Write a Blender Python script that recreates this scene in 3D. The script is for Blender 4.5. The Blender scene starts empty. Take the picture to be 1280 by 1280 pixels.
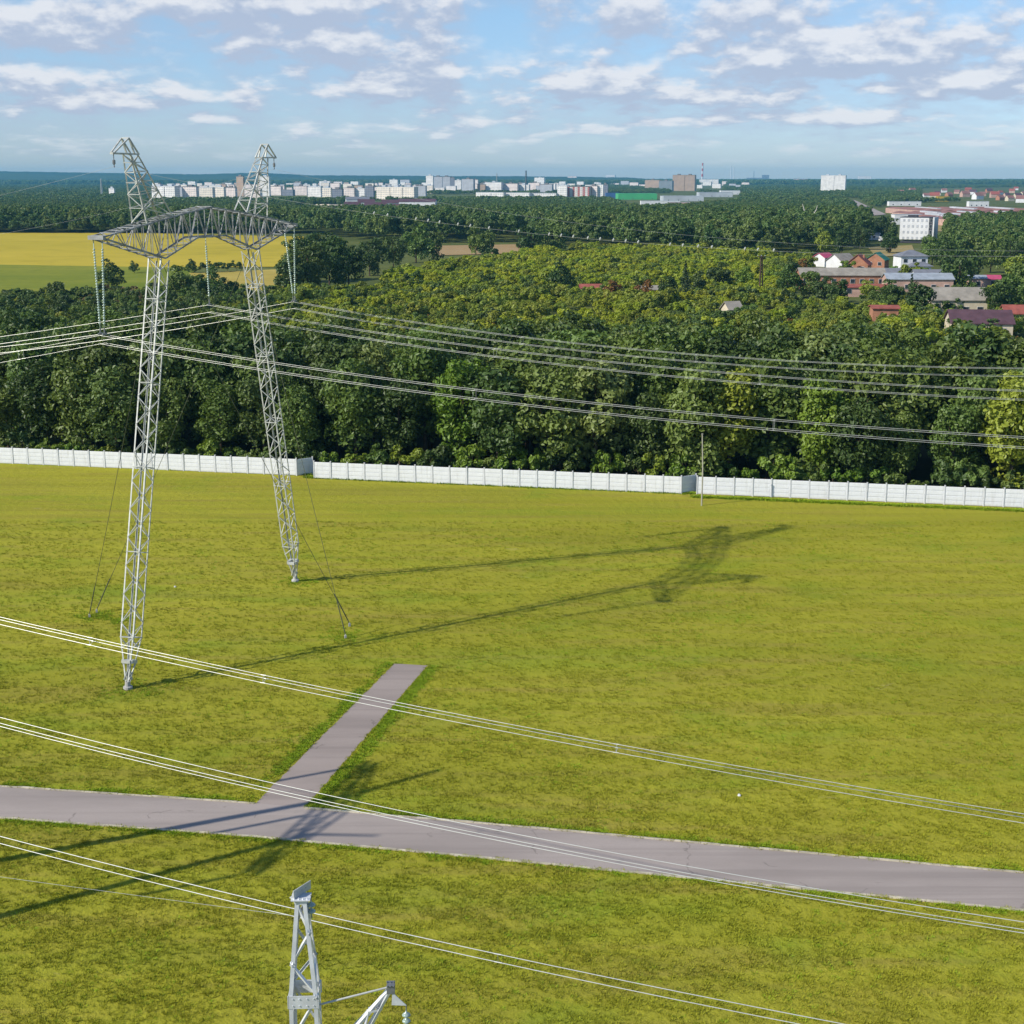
import bpy, math, random
import numpy as np
from mathutils import Vector, Matrix

random.seed(7)
rng = np.random.default_rng(7)
scene = bpy.context.scene
col = scene.collection

# ------------------------------------------------------------------ camera
FPX, CAMH, HOR = 1770.0, 34.0, 222.0            # focal length in photo pixels, height in metres, horizon row
PITCH = math.atan((640 - HOR) / FPX)
CF = np.array([0, math.cos(PITCH), -math.sin(PITCH)])
CU = np.array([0, math.sin(PITCH), math.cos(PITCH)])
CR = np.array([1.0, 0, 0])
CC = np.array([0, 0, CAMH])
cam_data = bpy.data.cameras.new('camera')
cam_data.sensor_width = 36
cam_data.lens = FPX / 1280 * 36
cam_data.clip_start = 0.5
cam_data.clip_end = 60000
cam = bpy.data.objects.new('camera', cam_data)
col.objects.link(cam)
cam.location = (0, 0, CAMH)
cam.rotation_euler = (math.radians(90) - PITCH, 0, 0)
scene.camera = cam


def ray(x, y):
    return CF + CR * (x - 640) / FPX - CU * (y - 640) / FPX


def G(x, y, z=0.0):
    d = ray(x, y)
    return CC + d * ((z - CAMH) / d[2])


def atY(x, y, Y):
    d = ray(x, y)
    return CC + d * (Y / d[1])


U2 = np.array([0.32178, 0.94681])     # along the pylon's beam
W2 = np.array([0.94681, -0.32178])    # along the power line
U = np.array([U2[0], U2[1], 0.0])
W = np.array([W2[0], W2[1], 0.0])
Z = np.array([0, 0, 1.0])

# ------------------------------------------------------------------ object helpers


def tag(o, label=None, cat=None, group=None, kind=None):
    if label:
        o['label'] = label
    if cat:
        o['category'] = cat
    if group:
        o['group'] = group
    if kind:
        o['kind'] = kind
    return o


def empty(name, loc=(0, 0, 0), rz=0.0):
    o = bpy.data.objects.new(name, None)
    o.empty_display_size = 0.5
    o.location = tuple(loc)
    o.rotation_euler = (0, 0, rz)
    col.objects.link(o)
    return o


class MB:
    """collects simple shapes and links them as one mesh object"""

    def __init__(self):
        self.v = []
        self.f = []
        self.m = []

    def face(self, pts, mat=0):
        n = len(self.v)
        self.v += [tuple(p) for p in pts]
        self.f.append(tuple(range(n, n + len(pts))))
        self.m.append(mat)

    def box(self, c, s, rz=0.0, mat=0):
        cx, cy, cz = c
        hx, hy, hz = s[0] / 2, s[1] / 2, s[2] / 2
        co, si = math.cos(rz), math.sin(rz)
        n = len(self.v)
        for dz in (-hz, hz):
            for dx, dy in ((-hx, -hy), (hx, -hy), (hx, hy), (-hx, hy)):
                self.v.append((cx + dx * co - dy * si, cy + dx * si + dy * co, cz + dz))
        for q in ((0, 3, 2, 1), (4, 5, 6, 7), (0, 1, 5, 4), (1, 2, 6, 5), (2, 3, 7, 6), (3, 0, 4, 7)):
            self.f.append(tuple(n + i for i in q))
            self.m.append(mat)

    def tube(self, pts, rad, sides=6, mat=0, cap=True):
        pts = [np.array(p, float) for p in pts]
        k = len(pts)
        if not hasattr(rad, '__len__'):
            rad = [rad] * k
        n0 = len(self.v)
        prev = None
        for i in range(k):
            t = pts[min(i + 1, k - 1)] - pts[max(i - 1, 0)]
            t = t / (np.linalg.norm(t) + 1e-12)
            a = np.array([0, 0, 1.0]) if abs(t[2]) < 0.9 else np.array([1.0, 0, 0])
            if prev is not None:
                a = prev
            e1 = a - t * (a @ t)
            e1 /= np.linalg.norm(e1) + 1e-12
            prev = e1
            e2 = np.cross(t, e1)
            for s in range(sides):
                an = 2 * math.pi * (s + .5) / sides
                self.v.append(tuple(pts[i] + rad[i] * (math.cos(an) * e1 + math.sin(an) * e2)))
        for i in range(k - 1):
            for s in range(sides):
                a = n0 + i * sides + s
                b = n0 + i * sides + (s + 1) % sides
                self.f.append((a, b, b + sides, a + sides))
                self.m.append(mat)
        if cap:
            self.f.append(tuple(n0 + s for s in range(sides))[::-1])
            self.f.append(tuple(n0 + (k - 1) * sides + s for s in range(sides)))
            self.m += [mat, mat]

    def bar(self, a, b, w, mat=0):
        self.tube([a, b], w * 0.7071, 4, mat)

    def angle(self, a, b, w, side, t=None, mat=0):
        """an L-shaped steel angle from a to b; `side` points into the angle"""
        a = np.array(a, float)
        b = np.array(b, float)
        t = t or w * 0.16
        d = b - a
        L = np.linalg.norm(d)
        d /= L
        s = np.array(side, float)
        s -= d * (s @ d)
        s /= np.linalg.norm(s) + 1e-9
        p = np.cross(d, s)
        f1 = (s + p) / math.sqrt(2)
        f2 = (s - p) / math.sqrt(2)
        prof = [0 * f1, f1 * w, f1 * w + f2 * t, f1 * t + f2 * t, f1 * t + f2 * w, f2 * w]
        n = len(self.v)
        for q in (a, b):
            for r in prof:
                self.v.append(tuple(q + r))
        for i in range(6):
            j = (i + 1) % 6
            self.f.append((n + i, n + j, n + 6 + j, n + 6 + i))
            self.m.append(mat)
        self.f.append(tuple(n + i for i in range(6))[::-1])
        self.f.append(tuple(n + 6 + i for i in range(6)))
        self.m += [mat, mat]

    def build(self, name, mats, parent=None, smooth=False, loc=None):
        me = bpy.data.meshes.new(name)
        me.from_pydata(self.v, [], self.f)
        if not isinstance(mats, (list, tuple)):
            mats = [mats]
        for m in mats:
            me.materials.append(m)
        if len(mats) > 1:
            me.polygons.foreach_set('material_index', self.m)
        if smooth:
            me.polygons.foreach_set('use_smooth', [True] * len(self.f))
        me.update()
        o = bpy.data.objects.new(name, me)
        col.objects.link(o)
        if parent is not None:
            o.parent = parent
        if loc is not None:
            o.location = tuple(loc)
        return o


def copy_tree(o, parent=None):
    c = o.copy()
    col.objects.link(c)
    c.parent = parent
    for ch in o.children:
        copy_tree(ch, c)
    return c


ORD = ['first', 'second', 'third', 'fourth', 'fifth', 'sixth', 'seventh', 'eighth', 'ninth', 'tenth', 'eleventh', 'twelfth',
       'thirteenth', 'fourteenth', 'fifteenth', 'sixteenth', 'seventeenth', 'eighteenth', 'nineteenth', 'twentieth']


def ordinal(i):
    if i < 20:
        return ORD[i]
    tens = ['', '', 'twenty', 'thirty', 'forty', 'fifty', 'sixty', 'seventy', 'eighty', 'ninety'][(i + 1) // 10]
    u = (i + 1) % 10
    if u == 0:
        return {20: 'twentieth', 30: 'thirtieth', 40: 'fortieth', 50: 'fiftieth', 60: 'sixtieth', 70: 'seventieth', 80: 'eightieth'}[i + 1]
    return tens + '-' + ORD[u - 1]


# ------------------------------------------------------------------ materials
def new_mat(name):
    m = bpy.data.materials.new(name)
    m.use_nodes = True
    nt = m.node_tree
    b = nt.nodes['Principled BSDF']
    b.inputs['Specular IOR Level'].default_value = 0.25
    return m, nt, b


def N(nt, typ, **kw):
    n = nt.nodes.new(typ)
    for k, v in kw.items():
        setattr(n, k, v)
    return n


def mix(nt, fac, a, b, blend='MIX'):
    n = N(nt, 'ShaderNodeMix', data_type='RGBA', blend_type=blend)
    for sock, val in ((n.inputs[0], fac), (n.inputs[6], a), (n.inputs[7], b)):
        if hasattr(val, 'is_output'):
            nt.links.new(val, sock)
        elif isinstance(val, (int, float)):
            sock.default_value = val
        else:
            sock.default_value = (*val[:3], 1)
    return n.outputs[2]


def math_n(nt, op, a, b=None, c=None, clamp=False):
    n = N(nt, 'ShaderNodeMath', operation=op, use_clamp=clamp)
    for i, v in enumerate((a, b, c)):
        if v is None:
            continue
        if hasattr(v, 'is_output'):
            nt.links.new(v, n.inputs[i])
        else:
            n.inputs[i].default_value = v
    return n.outputs[0]


def noise(nt, vec, scale, detail=3.0, rough=0.55, vscale=None, rot=None):
    if vscale is not None:
        mp = N(nt, 'ShaderNodeMapping')
        mp.inputs['Scale'].default_value = vscale
        if rot is not None:
            mp.inputs['Rotation'].default_value = rot
        nt.links.new(vec, mp.inputs['Vector'])
        vec = mp.outputs[0]
    n = N(nt, 'ShaderNodeTexNoise')
    n.inputs['Scale'].default_value = scale
    n.inputs['Detail'].default_value = detail
    n.inputs['Roughness'].default_value = rough
    nt.links.new(vec, n.inputs['Vector'])
    return n.outputs[0]


def ramp(nt, fac, lo, hi, smooth=True):
    n = N(nt, 'ShaderNodeMapRange', interpolation_type='SMOOTHSTEP' if smooth else 'LINEAR')
    n.inputs[1].default_value = lo
    n.inputs[2].default_value = hi
    nt.links.new(fac, n.inputs[0])
    return n.outputs[0]


def worldpos(nt):
    return N(nt, 'ShaderNodeNewGeometry').outputs['Position']


def objpos(nt):
    return N(nt, 'ShaderNodeTexCoord').outputs['Object']


def simple(name, c, rough=0.8, var=0.12, scale=1.5, metal=0.0, spec=0.25):
    """plain painted or mineral surface with a little mottling"""
    m, nt, b = new_mat(name)
    f = noise(nt, objpos(nt), scale, 4)
    f2 = noise(nt, objpos(nt), scale * 7, 3)
    d = tuple(x * (1 - var * 2) for x in c)
    l = tuple(min(1, x * (1 + var)) for x in c)
    cc = mix(nt, ramp(nt, f, .3, .7), d, l)
    cc = mix(nt, math_n(nt, 'MULTIPLY', ramp(nt, f2, .35, .75), 0.3), cc, d)
    nt.links.new(cc, b.inputs['Base Color'])
    b.inputs['Roughness'].default_value = rough
    b.inputs['Metallic'].default_value = metal
    b.inputs['Specular IOR Level'].default_value = spec
    return m


def facade(name, wall, glass=(.32, .33, .36), px=3.2, pz=3.0, wx=0.46, wz=0.46, band=None):
    """rendered wall with a regular grid of windows (a wall far away: the panes are its pattern)"""
    m, nt, b = new_mat(name)
    tc = N(nt, 'ShaderNodeTexCoord')
    sp = N(nt, 'ShaderNodeSeparateXYZ')
    nt.links.new(tc.outputs['Object'], sp.inputs[0])
    ns = N(nt, 'ShaderNodeSeparateXYZ')
    nt.links.new(tc.outputs['Normal'], ns.inputs[0])
    ax = math_n(nt, 'ABSOLUTE', ns.outputs[0])
    ay = math_n(nt, 'ABSOLUTE', ns.outputs[1])
    u = math_n(nt, 'ADD', math_n(nt, 'MULTIPLY', sp.outputs[0], ay), math_n(nt, 'MULTIPLY', sp.outputs[1], ax))
    fu = math_n(nt, 'FRACT', math_n(nt, 'DIVIDE', math_n(nt, 'ADD', u, 1000.0), px))
    fz = math_n(nt, 'FRACT', math_n(nt, 'DIVIDE', math_n(nt, 'ADD', sp.outputs[2], 0.2), pz))
    mu = math_n(nt, 'LESS_THAN', math_n(nt, 'ABSOLUTE', math_n(nt, 'SUBTRACT', fu, .5)), wx / 2)
    mz = math_n(nt, 'LESS_THAN', math_n(nt, 'ABSOLUTE', math_n(nt, 'SUBTRACT', fz, .5)), wz / 2)
    side = math_n(nt, 'LESS_THAN', math_n(nt, 'ABSOLUTE', ns.outputs[2]), .5)
    win = math_n(nt, 'MULTIPLY', math_n(nt, 'MULTIPLY', mu, mz), side)
    f = noise(nt, tc.outputs['Object'], .12, 3)
    c = mix(nt, ramp(nt, f, .35, .65), tuple(x * .82 for x in wall), wall)
    if band:
        bp, bc = band
        fb = math_n(nt, 'LESS_THAN', math_n(nt, 'FRACT', math_n(nt, 'DIVIDE', math_n(nt, 'ADD', u, 1000.0), bp)), .45)
        c = mix(nt, fb, c, bc)
    c = mix(nt, win, c, glass)
    nt.links.new(c, b.inputs['Base Color'])
    nt.links.new(math_n(nt, 'SUBTRACT', .85, math_n(nt, 'MULTIPLY', win, .55)), b.inputs['Roughness'])
    return m


def leaf_mat(name, dark, light, hue=0.5, objrand=0.5, transl=0.25):
    m, nt, b = new_mat(name)
    at = N(nt, 'ShaderNodeAttribute', attribute_name='tint')
    oi = N(nt, 'ShaderNodeObjectInfo')
    f = math_n(nt, 'ADD', math_n(nt, 'MULTIPLY', at.outputs['Fac'], 1 - objrand), math_n(nt, 'MULTIPLY', oi.outputs['Random'], objrand))
    c = mix(nt, f, dark, light)
    # a second random number shifts the hue of the whole plant a little
    r2 = math_n(nt, 'FRACT', math_n(nt, 'MULTIPLY', oi.outputs['Random'], 17.31))
    hs = N(nt, 'ShaderNodeHueSaturation')
    nt.links.new(c, hs.inputs['Color'])
    nt.links.new(math_n(nt, 'ADD', .5 - .009 * hue * 2, math_n(nt, 'MULTIPLY', r2, .036 * hue * 2)), hs.inputs['Hue'])
    nt.links.new(hs.outputs[0], b.inputs['Base Color'])
    b.inputs['Roughness'].default_value = 0.45
    b.inputs['Specular IOR Level'].default_value = 0.35
    tr = N(nt, 'ShaderNodeBsdfTranslucent')
    c2 = mix(nt, 1.0, hs.outputs[0], (1.0, 1.0, .45), 'MULTIPLY')
    nt.links.new(c2, tr.inputs['Color'])
    ms = N(nt, 'ShaderNodeMixShader')
    ms.inputs[0].default_value = transl
    nt.links.new(b.outputs[0], ms.inputs[1])
    nt.links.new(tr.outputs[0], ms.inputs[2])
    nt.links.new(ms.outputs[0], nt.nodes['Material Output'].inputs['Surface'])
    return m


M = {}
M['galv'] = simple('galvanised_steel', (.56, .57, .53), .6, .12, 2.0, .15, .3)
M['galv_shaded'] = simple('shaded_galvanised_steel', (.36, .37, .37), .65, .2, 1.2, .2, .3)  # darker steel for the beam, its shaded look put into the colour
M['galv_bright'] = simple('bright_galvanised_steel', (.72, .74, .76), .45, .08, 3.0, .2, .4)
M['wire'] = simple('aluminium_wire', (.58, .59, .55), .4, .05, .5, .3, .5)
M['wire_grey'] = simple('grey_earth_wire', (.34, .36, .35), .6, .05, .5, .2, .3)
M['guy'] = simple('dark_steel_cable', (.10, .11, .06), .7)
M['glass_ins'] = simple('green_glass', (.46, .57, .50), .15, .08, 6, 0, .6)
M['clear_glass'] = simple('pale_clear_glass', (.34, .43, .38), .1, .06, 6, 0, .7)
M['fitting'] = simple('dull_steel_fitting', (.26, .27, .28), .5, .1, 5, .5)
M['concrete'] = simple('concrete', (.48, .47, .44), .9, .12, .8)
M['fence'] = simple('white_painted_concrete', (.80, .81, .83), .85, .05, .5)
_nt = M['fence'].node_tree
_b = _nt.nodes['Principled BSDF']
_src = _b.inputs['Base Color'].links[0].from_socket
_p = worldpos(_nt)
_sp = N(_nt, 'ShaderNodeSeparateXYZ')
_nt.links.new(_p, _sp.inputs[0])
_st = noise(_nt, _p, 3.0, 3, .6, (1, 1, .12))
_c = mix(_nt, math_n(_nt, 'MULTIPLY', ramp(_nt, _st, .52, .75), .35), _src, (.50, .49, .45))
_c = mix(_nt, math_n(_nt, 'MULTIPLY', ramp(_nt, math_n(_nt, 'ADD', _sp.outputs[2], math_n(_nt, 'MULTIPLY', _st, .5)), .55, .20), .5), _c, (.42, .42, .33))
_nt.links.new(_c, _b.inputs['Base Color'])
M['fence_post'] = simple('grey_white_concrete_post', (.66, .67, .69), .85, .08, .8)
M['bark'] = simple('bark', (.10, .075, .05), .95, .2, 3)
M['wood'] = simple('weathered_wood_pole', (.10, .06, .045), .9, .15, 1)
M['palewood'] = simple('pale_bare_wood', (.62, .58, .5), .9, .1, 1)
M['polegrey'] = simple('pale_grey_pole', (.42, .40, .32), .8, .1, 1)

# leaves
M['leaf_dark'] = leaf_mat('dark_leaves', (.038, .072, .014), (.135, .190, .046), .4)
M['leaf_mid'] = leaf_mat('mid_green_leaves', (.076, .124, .018), (.230, .300, .070), .4, .5, .3)
M['leaf_pale'] = leaf_mat('pale_green_leaves', (.090, .140, .026), (.250, .300, .085), .4)
M['leaf_bright'] = leaf_mat('bright_leaves', (.110, .185, .014), (.250, .340, .044), .4)
M['leaf_yellow'] = leaf_mat('yellow_leaves', (.190, .235, .016), (.340, .385, .050), .3)
M['leaf_scrub'] = leaf_mat('yellow_green_scrub_leaves', (.285, .335, .020), (.520, .545, .052), .45, .5, .45)
M['leaf_olive'] = leaf_mat('olive_scrub_leaves', (.175, .220, .022), (.390, .420, .068), .5, .55, .40)
M['leaf_brown'] = leaf_mat('brown_dry_leaves', (.15, .11, .05), (.28, .21, .09), .3, .6)
M['leaf_red'] = leaf_mat('rusty_leaves', (.19, .10, .025), (.32, .18, .05), .4, .4)
M['leaf_wood'] = leaf_mat('woodland_leaves', (.056, .110, .022), (.215, .285, .075), .5, .6, .3)
M['leaf_conifer'] = leaf_mat('conifer_needles', (.022, .048, .014), (.060, .095, .032), .4)


def lawn_group():
    g = bpy.data.node_groups.new('lawn_colour', 'ShaderNodeTree')
    g.interface.new_socket('Position', in_out='INPUT', socket_type='NodeSocketVector')
    g.interface.new_socket('Color', in_out='OUTPUT', socket_type='NodeSocketColor')
    gi = g.nodes.new('NodeGroupInput')
    go = g.nodes.new('NodeGroupOutput')
    p = gi.outputs[0]
    rz = (0, 0, .20)
    big = noise(g, p, .022, 3, .5, (1, 1, 0), rz)
    streak = noise(g, p, .6, 4, .6, (.10, 1.0, 0), rz)
    patch = noise(g, p, .16, 4, .6, (.6, 1, 0), rz)
    clump = noise(g, p, 1.1, 4, .65, (.7, 1, 0), rz)
    fine = noise(g, p, 5.0, 3, .7, (.8, 1, 0), rz)
    c = mix(g, ramp(g, big, .35, .65), (.318, .312, .030), (.385, .364, .038))
    c = mix(g, math_n(g, 'MULTIPLY', ramp(g, streak, .45, .70), .70), c, (.330, .270, .055))
    wide = noise(g, p, .075, 4, .62, (.28, 1, 0), rz)
    c = mix(g, math_n(g, 'MULTIPLY', ramp(g, wide, .50, .68), .38), c, (.240, .235, .034))
    c = mix(g, math_n(g, 'MULTIPLY', ramp(g, wide, .47, .30), .40), c, (.225, .315, .026))
    c = mix(g, math_n(g, 'MULTIPLY', ramp(g, patch, .50, .74), .55), c, (.200, .290, .022))
    c = mix(g, math_n(g, 'MULTIPLY', ramp(g, patch, .46, .22), .5), c, (.360, .305, .045))
    c = mix(g, math_n(g, 'MULTIPLY', ramp(g, clump, .52, .78), .20), c, (.120, .155, .010))
    c = mix(g, math_n(g, 'MULTIPLY', ramp(g, fine, .52, .80), .24), c, (.085, .110, .008))
    c = mix(g, math_n(g, 'MULTIPLY', ramp(g, fine, .46, .22), .22), c, (.400, .380, .050))
    bare = noise(g, p, .33, 5, .7, (.45, 1, 0), rz)
    c = mix(g, math_n(g, 'MULTIPLY', ramp(g, bare, .665, .73), .7), c, (.42, .34, .16))
    mow = noise(g, p, 1.0, 2, .5, (.012, .55, 0), rz)
    c = mix(g, math_n(g, 'MULTIPLY', ramp(g, mow, .42, .60), .18), c, (.200, .200, .014))
    g.links.new(c, go.inputs[0])
    return g


LAWN = lawn_group()


def lawn_mat(name, tint=None, fac=0.0, bump=True):
    m, nt, b = new_mat(name)
    gn = N(nt, 'ShaderNodeGroup')
    gn.node_tree = LAWN
    pos = worldpos(nt)
    nt.links.new(pos, gn.inputs[0])
    c = gn.outputs[0]
    if tint:
        c = mix(nt, fac, c, tint)
    nt.links.new(c, b.inputs['Base Color'])
    b.inputs['Roughness'].default_value = .95
    b.inputs['Specular IOR Level'].default_value = .03
    if bump:
        h = math_n(nt, 'ADD', noise(nt, pos, 6, 4, .7), math_n(nt, 'MULTIPLY', noise(nt, pos, 1.3, 3), 1.6))
        bp = N(nt, 'ShaderNodeBump')
        bp.inputs['Strength'].default_value = .7
        bp.inputs['Distance'].default_value = .12
        nt.links.new(h, bp.inputs['Height'])
        nt.links.new(bp.outputs[0], b.inputs['Normal'])
    return m


M['lawn'] = lawn_mat('lawn_turf')
M['tuft'] = lawn_mat('lawn_grass_blades', (.31, .345, .026), .4, False)
M['lush'] = lawn_mat('lush_verge_grass', (.23, .38, .020), .72, False)


def asphalt(name, c):
    m, nt, b = new_mat(name)
    p = worldpos(nt)
    a = noise(nt, p, .25, 4, .6, (.3, 1, 1), (0, 0, .2))
    d = noise(nt, p, 14, 3, .7)
    e = noise(nt, p, 1.2, 5, .7)
    cc = mix(nt, ramp(nt, a, .3, .7), tuple(x * .86 for x in c), tuple(x * 1.1 for x in c))
    cc = mix(nt, math_n(nt, 'MULTIPLY', ramp(nt, d, .4, .7), .25), cc, tuple(x * .65 for x in c))
    cc = mix(nt, math_n(nt, 'MULTIPLY', ramp(nt, e, .58, .75), .35), cc, tuple(x * .7 for x in c))
    # darker tyre-worn bands along the road, long cracks and pale dusty edges
    tr = noise(nt, p, 1.0, 3, .55, (.02, .9, 1), (0, 0, .19))
    cc = mix(nt, math_n(nt, 'MULTIPLY', ramp(nt, tr, .50, .66), .42), cc, tuple(x * .68 for x in c))
    wp = N(nt, 'ShaderNodeVectorMath', operation='ADD')
    nz = N(nt, 'ShaderNodeTexNoise')
    nz.inputs['Scale'].default_value = .7
    nz.inputs['Detail'].default_value = 4
    nt.links.new(p, nz.inputs['Vector'])
    sc = N(nt, 'ShaderNodeVectorMath', operation='SCALE')
    sc.inputs['Scale'].default_value = 2.2
    nt.links.new(nz.outputs['Color'], sc.inputs[0])
    nt.links.new(p, wp.inputs[0])
    nt.links.new(sc.outputs[0], wp.inputs[1])
    v = N(nt, 'ShaderNodeTexVoronoi', feature='DISTANCE_TO_EDGE')
    v.inputs['Scale'].default_value = .11
    nt.links.new(wp.outputs[0], v.inputs['Vector'])
    broken = ramp(nt, noise(nt, p, .5, 2), .48, .56)
    cr = math_n(nt, 'MULTIPLY', math_n(nt, 'LESS_THAN', v.outputs[0], .0045), broken)
    cc = mix(nt, math_n(nt, 'MULTIPLY', cr, .5), cc, tuple(x * .42 for x in c))
    nt.links.new(cc, b.inputs['Base Color'])
    b.inputs['Roughness'].default_value = .85
    return m


M['asphalt'] = asphalt('worn_grey_asphalt', (.375, .318, .280))
M['path'] = asphalt('path_asphalt', (.345, .285, .248))
M['kerb'] = simple('pale_kerb_concrete', (.58, .52, .38), .9, .2, 1.2)


def field_mat(name, a, b_, scale=.02, stripes=None):
    m, nt, b = new_mat(name)
    p = worldpos(nt)
    f = noise(nt, p, scale, 5, .6, (.35, 1, 1))
    f2 = noise(nt, p, scale * 9, 4, .6)
    c = mix(nt, ramp(nt, f, .3, .7), a, b_)
    c = mix(nt, math_n(nt, 'MULTIPLY', ramp(nt, f2, .45, .75), .35), c, tuple(x * .6 for x in a))
    nt.links.new(c, b.inputs['Base Color'])
    b.inputs['Roughness'].default_value = .95
    b.inputs['Specular IOR Level'].default_value = .1
    return m


M['ground'] = field_mat('rough_green_ground', (.075, .10, .024), (.14, .155, .038), .012)
M['yellow'] = field_mat('ripe_yellow_crop', (.41, .33, .022), (.54, .415, .042), .006)
M['greenfield'] = field_mat('green_meadow', (.135, .185, .014), (.25, .26, .026), .022)
M['stubble'] = field_mat('straw_stubble', (.40, .31, .06), (.50, .39, .09), .03)
M['tan'] = field_mat('dry_tan_soil', (.36, .24, .11), (.42, .30, .15), .02)
M['dry'] = field_mat('dry_grass', (.30, .24, .085), (.38, .29, .13), .03)
M['hill'] = field_mat('wooded_hill', (.022, .045, .020), (.055, .085, .030), .0016)


# ------------------------------------------------------------------ world, sun, haze
SUN_DIR = np.array([-1.30, -.62, 1.0])
SUN_DIR /= np.linalg.norm(SUN_DIR)
SUN_EL = math.asin(SUN_DIR[2])
SUN_AZ = math.atan2(SUN_DIR[0], SUN_DIR[1])
world = bpy.data.worlds.new('World')
scene.world = world
world.use_nodes = True
wt = world.node_tree
bg = wt.nodes['Background']
SKY_STR = .10
bg.inputs['Strength'].default_value = SKY_STR
sky = N(wt, 'ShaderNodeTexSky', sky_type='NISHITA')
sky.sun_disc = False
sky.sun_elevation = SUN_EL
sky.sun_rotation = SUN_AZ
sky.altitude = 200
sky.air_density = 1.0
sky.dust_density = .3
sky.ozone_density = 1.2
tc = N(wt, 'ShaderNodeTexCoord')
sep = N(wt, 'ShaderNodeSeparateXYZ')
wt.links.new(tc.outputs['Generated'], sep.inputs[0])
az = math_n(wt, 'ARCTAN2', sep.outputs[0], sep.outputs[1])      # 0 straight ahead, + to the right
el = math_n(wt, 'ARCSINE', sep.outputs[2])
AZD = math_n(wt, 'MULTIPLY', az, 57.2958)
ELD = math_n(wt, 'MULTIPLY', el, 57.2958)


def cloud_density(el_off):
    e = math_n(wt, 'ADD', ELD, el_off) if el_off else ELD
    cv = N(wt, 'ShaderNodeCombineXYZ')
    wt.links.new(AZD, cv.inputs[0])
    wt.links.new(e, cv.inputs[1])
    # clouds get smaller and flatter towards the horizon
    lift = math_n(wt, 'MULTIPLY', math_n(wt, 'LOGARITHM', math_n(wt, 'ADD', math_n(wt, 'MAXIMUM', e, 0.0), 1.6), 2.71828), 6.2)
    cv2 = N(wt, 'ShaderNodeCombineXYZ')
    wt.links.new(math_n(wt, 'DIVIDE', AZD, 2.2), cv2.inputs[0])
    wt.links.new(lift, cv2.inputs[1])
    big = noise(wt, cv2.outputs[0], .55, 2.0, .5)
    n1 = noise(wt, cv2.outputs[0], 1.15, 6.0, .55)
    d = math_n(wt, 'ADD', math_n(wt, 'MULTIPLY', n1, .75), math_n(wt, 'MULTIPLY', big, .45))
    # the large banks of cloud that stand over the place: azimuth, elevation, half widths, weight
    for a0, e0, wa, we, wgt in CLOUDS:
        xa = math_n(wt, 'DIVIDE', math_n(wt, 'SUBTRACT', AZD, a0), wa)
        ye = math_n(wt, 'DIVIDE', math_n(wt, 'SUBTRACT', e, e0), we)
        r2 = math_n(wt, 'ADD', math_n(wt, 'MULTIPLY', xa, xa), math_n(wt, 'MULTIPLY', ye, ye))
        gss = math_n(wt, 'MULTIPLY', math_n(wt, 'POWER', 2.71828, math_n(wt, 'MULTIPLY', r2, -1.0)), wgt)
        d = math_n(wt, 'ADD', d, gss)
    return d


def azel(x, y):
    d = ray(x, y)
    return math.degrees(math.atan2(d[0], d[1])), math.degrees(math.atan2(d[2], math.hypot(d[0], d[1])))


CLOUDS = []
for x, y, wx, wy, wgt in ((390, 8, 190, 26, .32), (390, 58, 150, 16, .16), (60, 35, 110, 28, .22), (90, 100, 120, 22, .20),
                          (500, 85, 90, 28, .18), (420, 118, 110, 12, .12), (820, 20, 140, 34, .20), (1000, 72, 120, 28, .24),
                          (1180, 50, 130, 36, .20), (1230, 110, 120, 18, .18), (700, 105, 160, 28, .16), (900, 120, 150, 18, .12),
                          (180, 120, 140, 12, .08), (620, 40, 50, 34, -.30), (230, 75, 60, 22, -.16), (60, 72, 120, 6, -.12),
                          (560, 158, 70, 9, .13), (420, 155, 60, 8, .10), (880, 150, 120, 9, .11), (1210, 178, 60, 6, .12), (1080, 150, 90, 8, .10), (720, 165, 60, 7, .09), (260, 150, 60, 6, .10), (100, 135, 90, 10, .10), (1000, 185, 60, 6, .08),
                          (700, 45, 40, 20, -.10), (860, 80, 40, 12, -.10), (200, 25, 30, 16, -.12)):
    a0, e0 = azel(x, y)
    CLOUDS.append((a0, e0, wx * 57.3 / FPX, wy * 57.3 / FPX, wgt))
d0 = cloud_density(0.0)
d1 = cloud_density(.45)
cover = ramp(wt, d0, .55, .78)
# sunlit upper parts where the cloud thins above, grey bases where it is thick above
litf = math_n(wt, 'SUBTRACT', d0, d1)
lit = ramp(wt, litf, -.05, .16)
ccol = mix(wt, lit, (4.7, 5.4, 6.9), (8.4, 8.5, 8.9))
thick = math_n(wt, 'MULTIPLY', ramp(wt, d0, .80, 1.10), math_n(wt, 'SUBTRACT', 1.0, lit))
ccol = mix(wt, math_n(wt, 'MULTIPLY', thick, .7), ccol, (4.0, 4.8, 6.5))
# far clouds sink into the bright air near the horizon
fade = ramp(wt, ELD, -.2, 2.4)
amt = math_n(wt, 'MULTIPLY', math_n(wt, 'MULTIPLY', cover, .95), math_n(wt, 'ADD', math_n(wt, 'MULTIPLY', fade, .85), .08))
veil = math_n(wt, 'MULTIPLY', math_n(wt, 'MULTIPLY', ramp(wt, d0, .44, .70), .38), ramp(wt, ELD, .2, 2.0))
amt = math_n(wt, 'MAXIMUM', amt, veil)
amt = math_n(wt, 'MULTIPLY', amt, ramp(wt, ELD, 38, 16))
skyc = mix(wt, 1.0, sky.outputs[0], mix(wt, ramp(wt, ELD, 0, 9), (.80, 1.0, 1.50), (.95, 1.16, 1.42)), 'MULTIPLY')
fin = mix(wt, amt, skyc, ccol)
wt.links.new(fin, bg.inputs['Color'])

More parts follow.
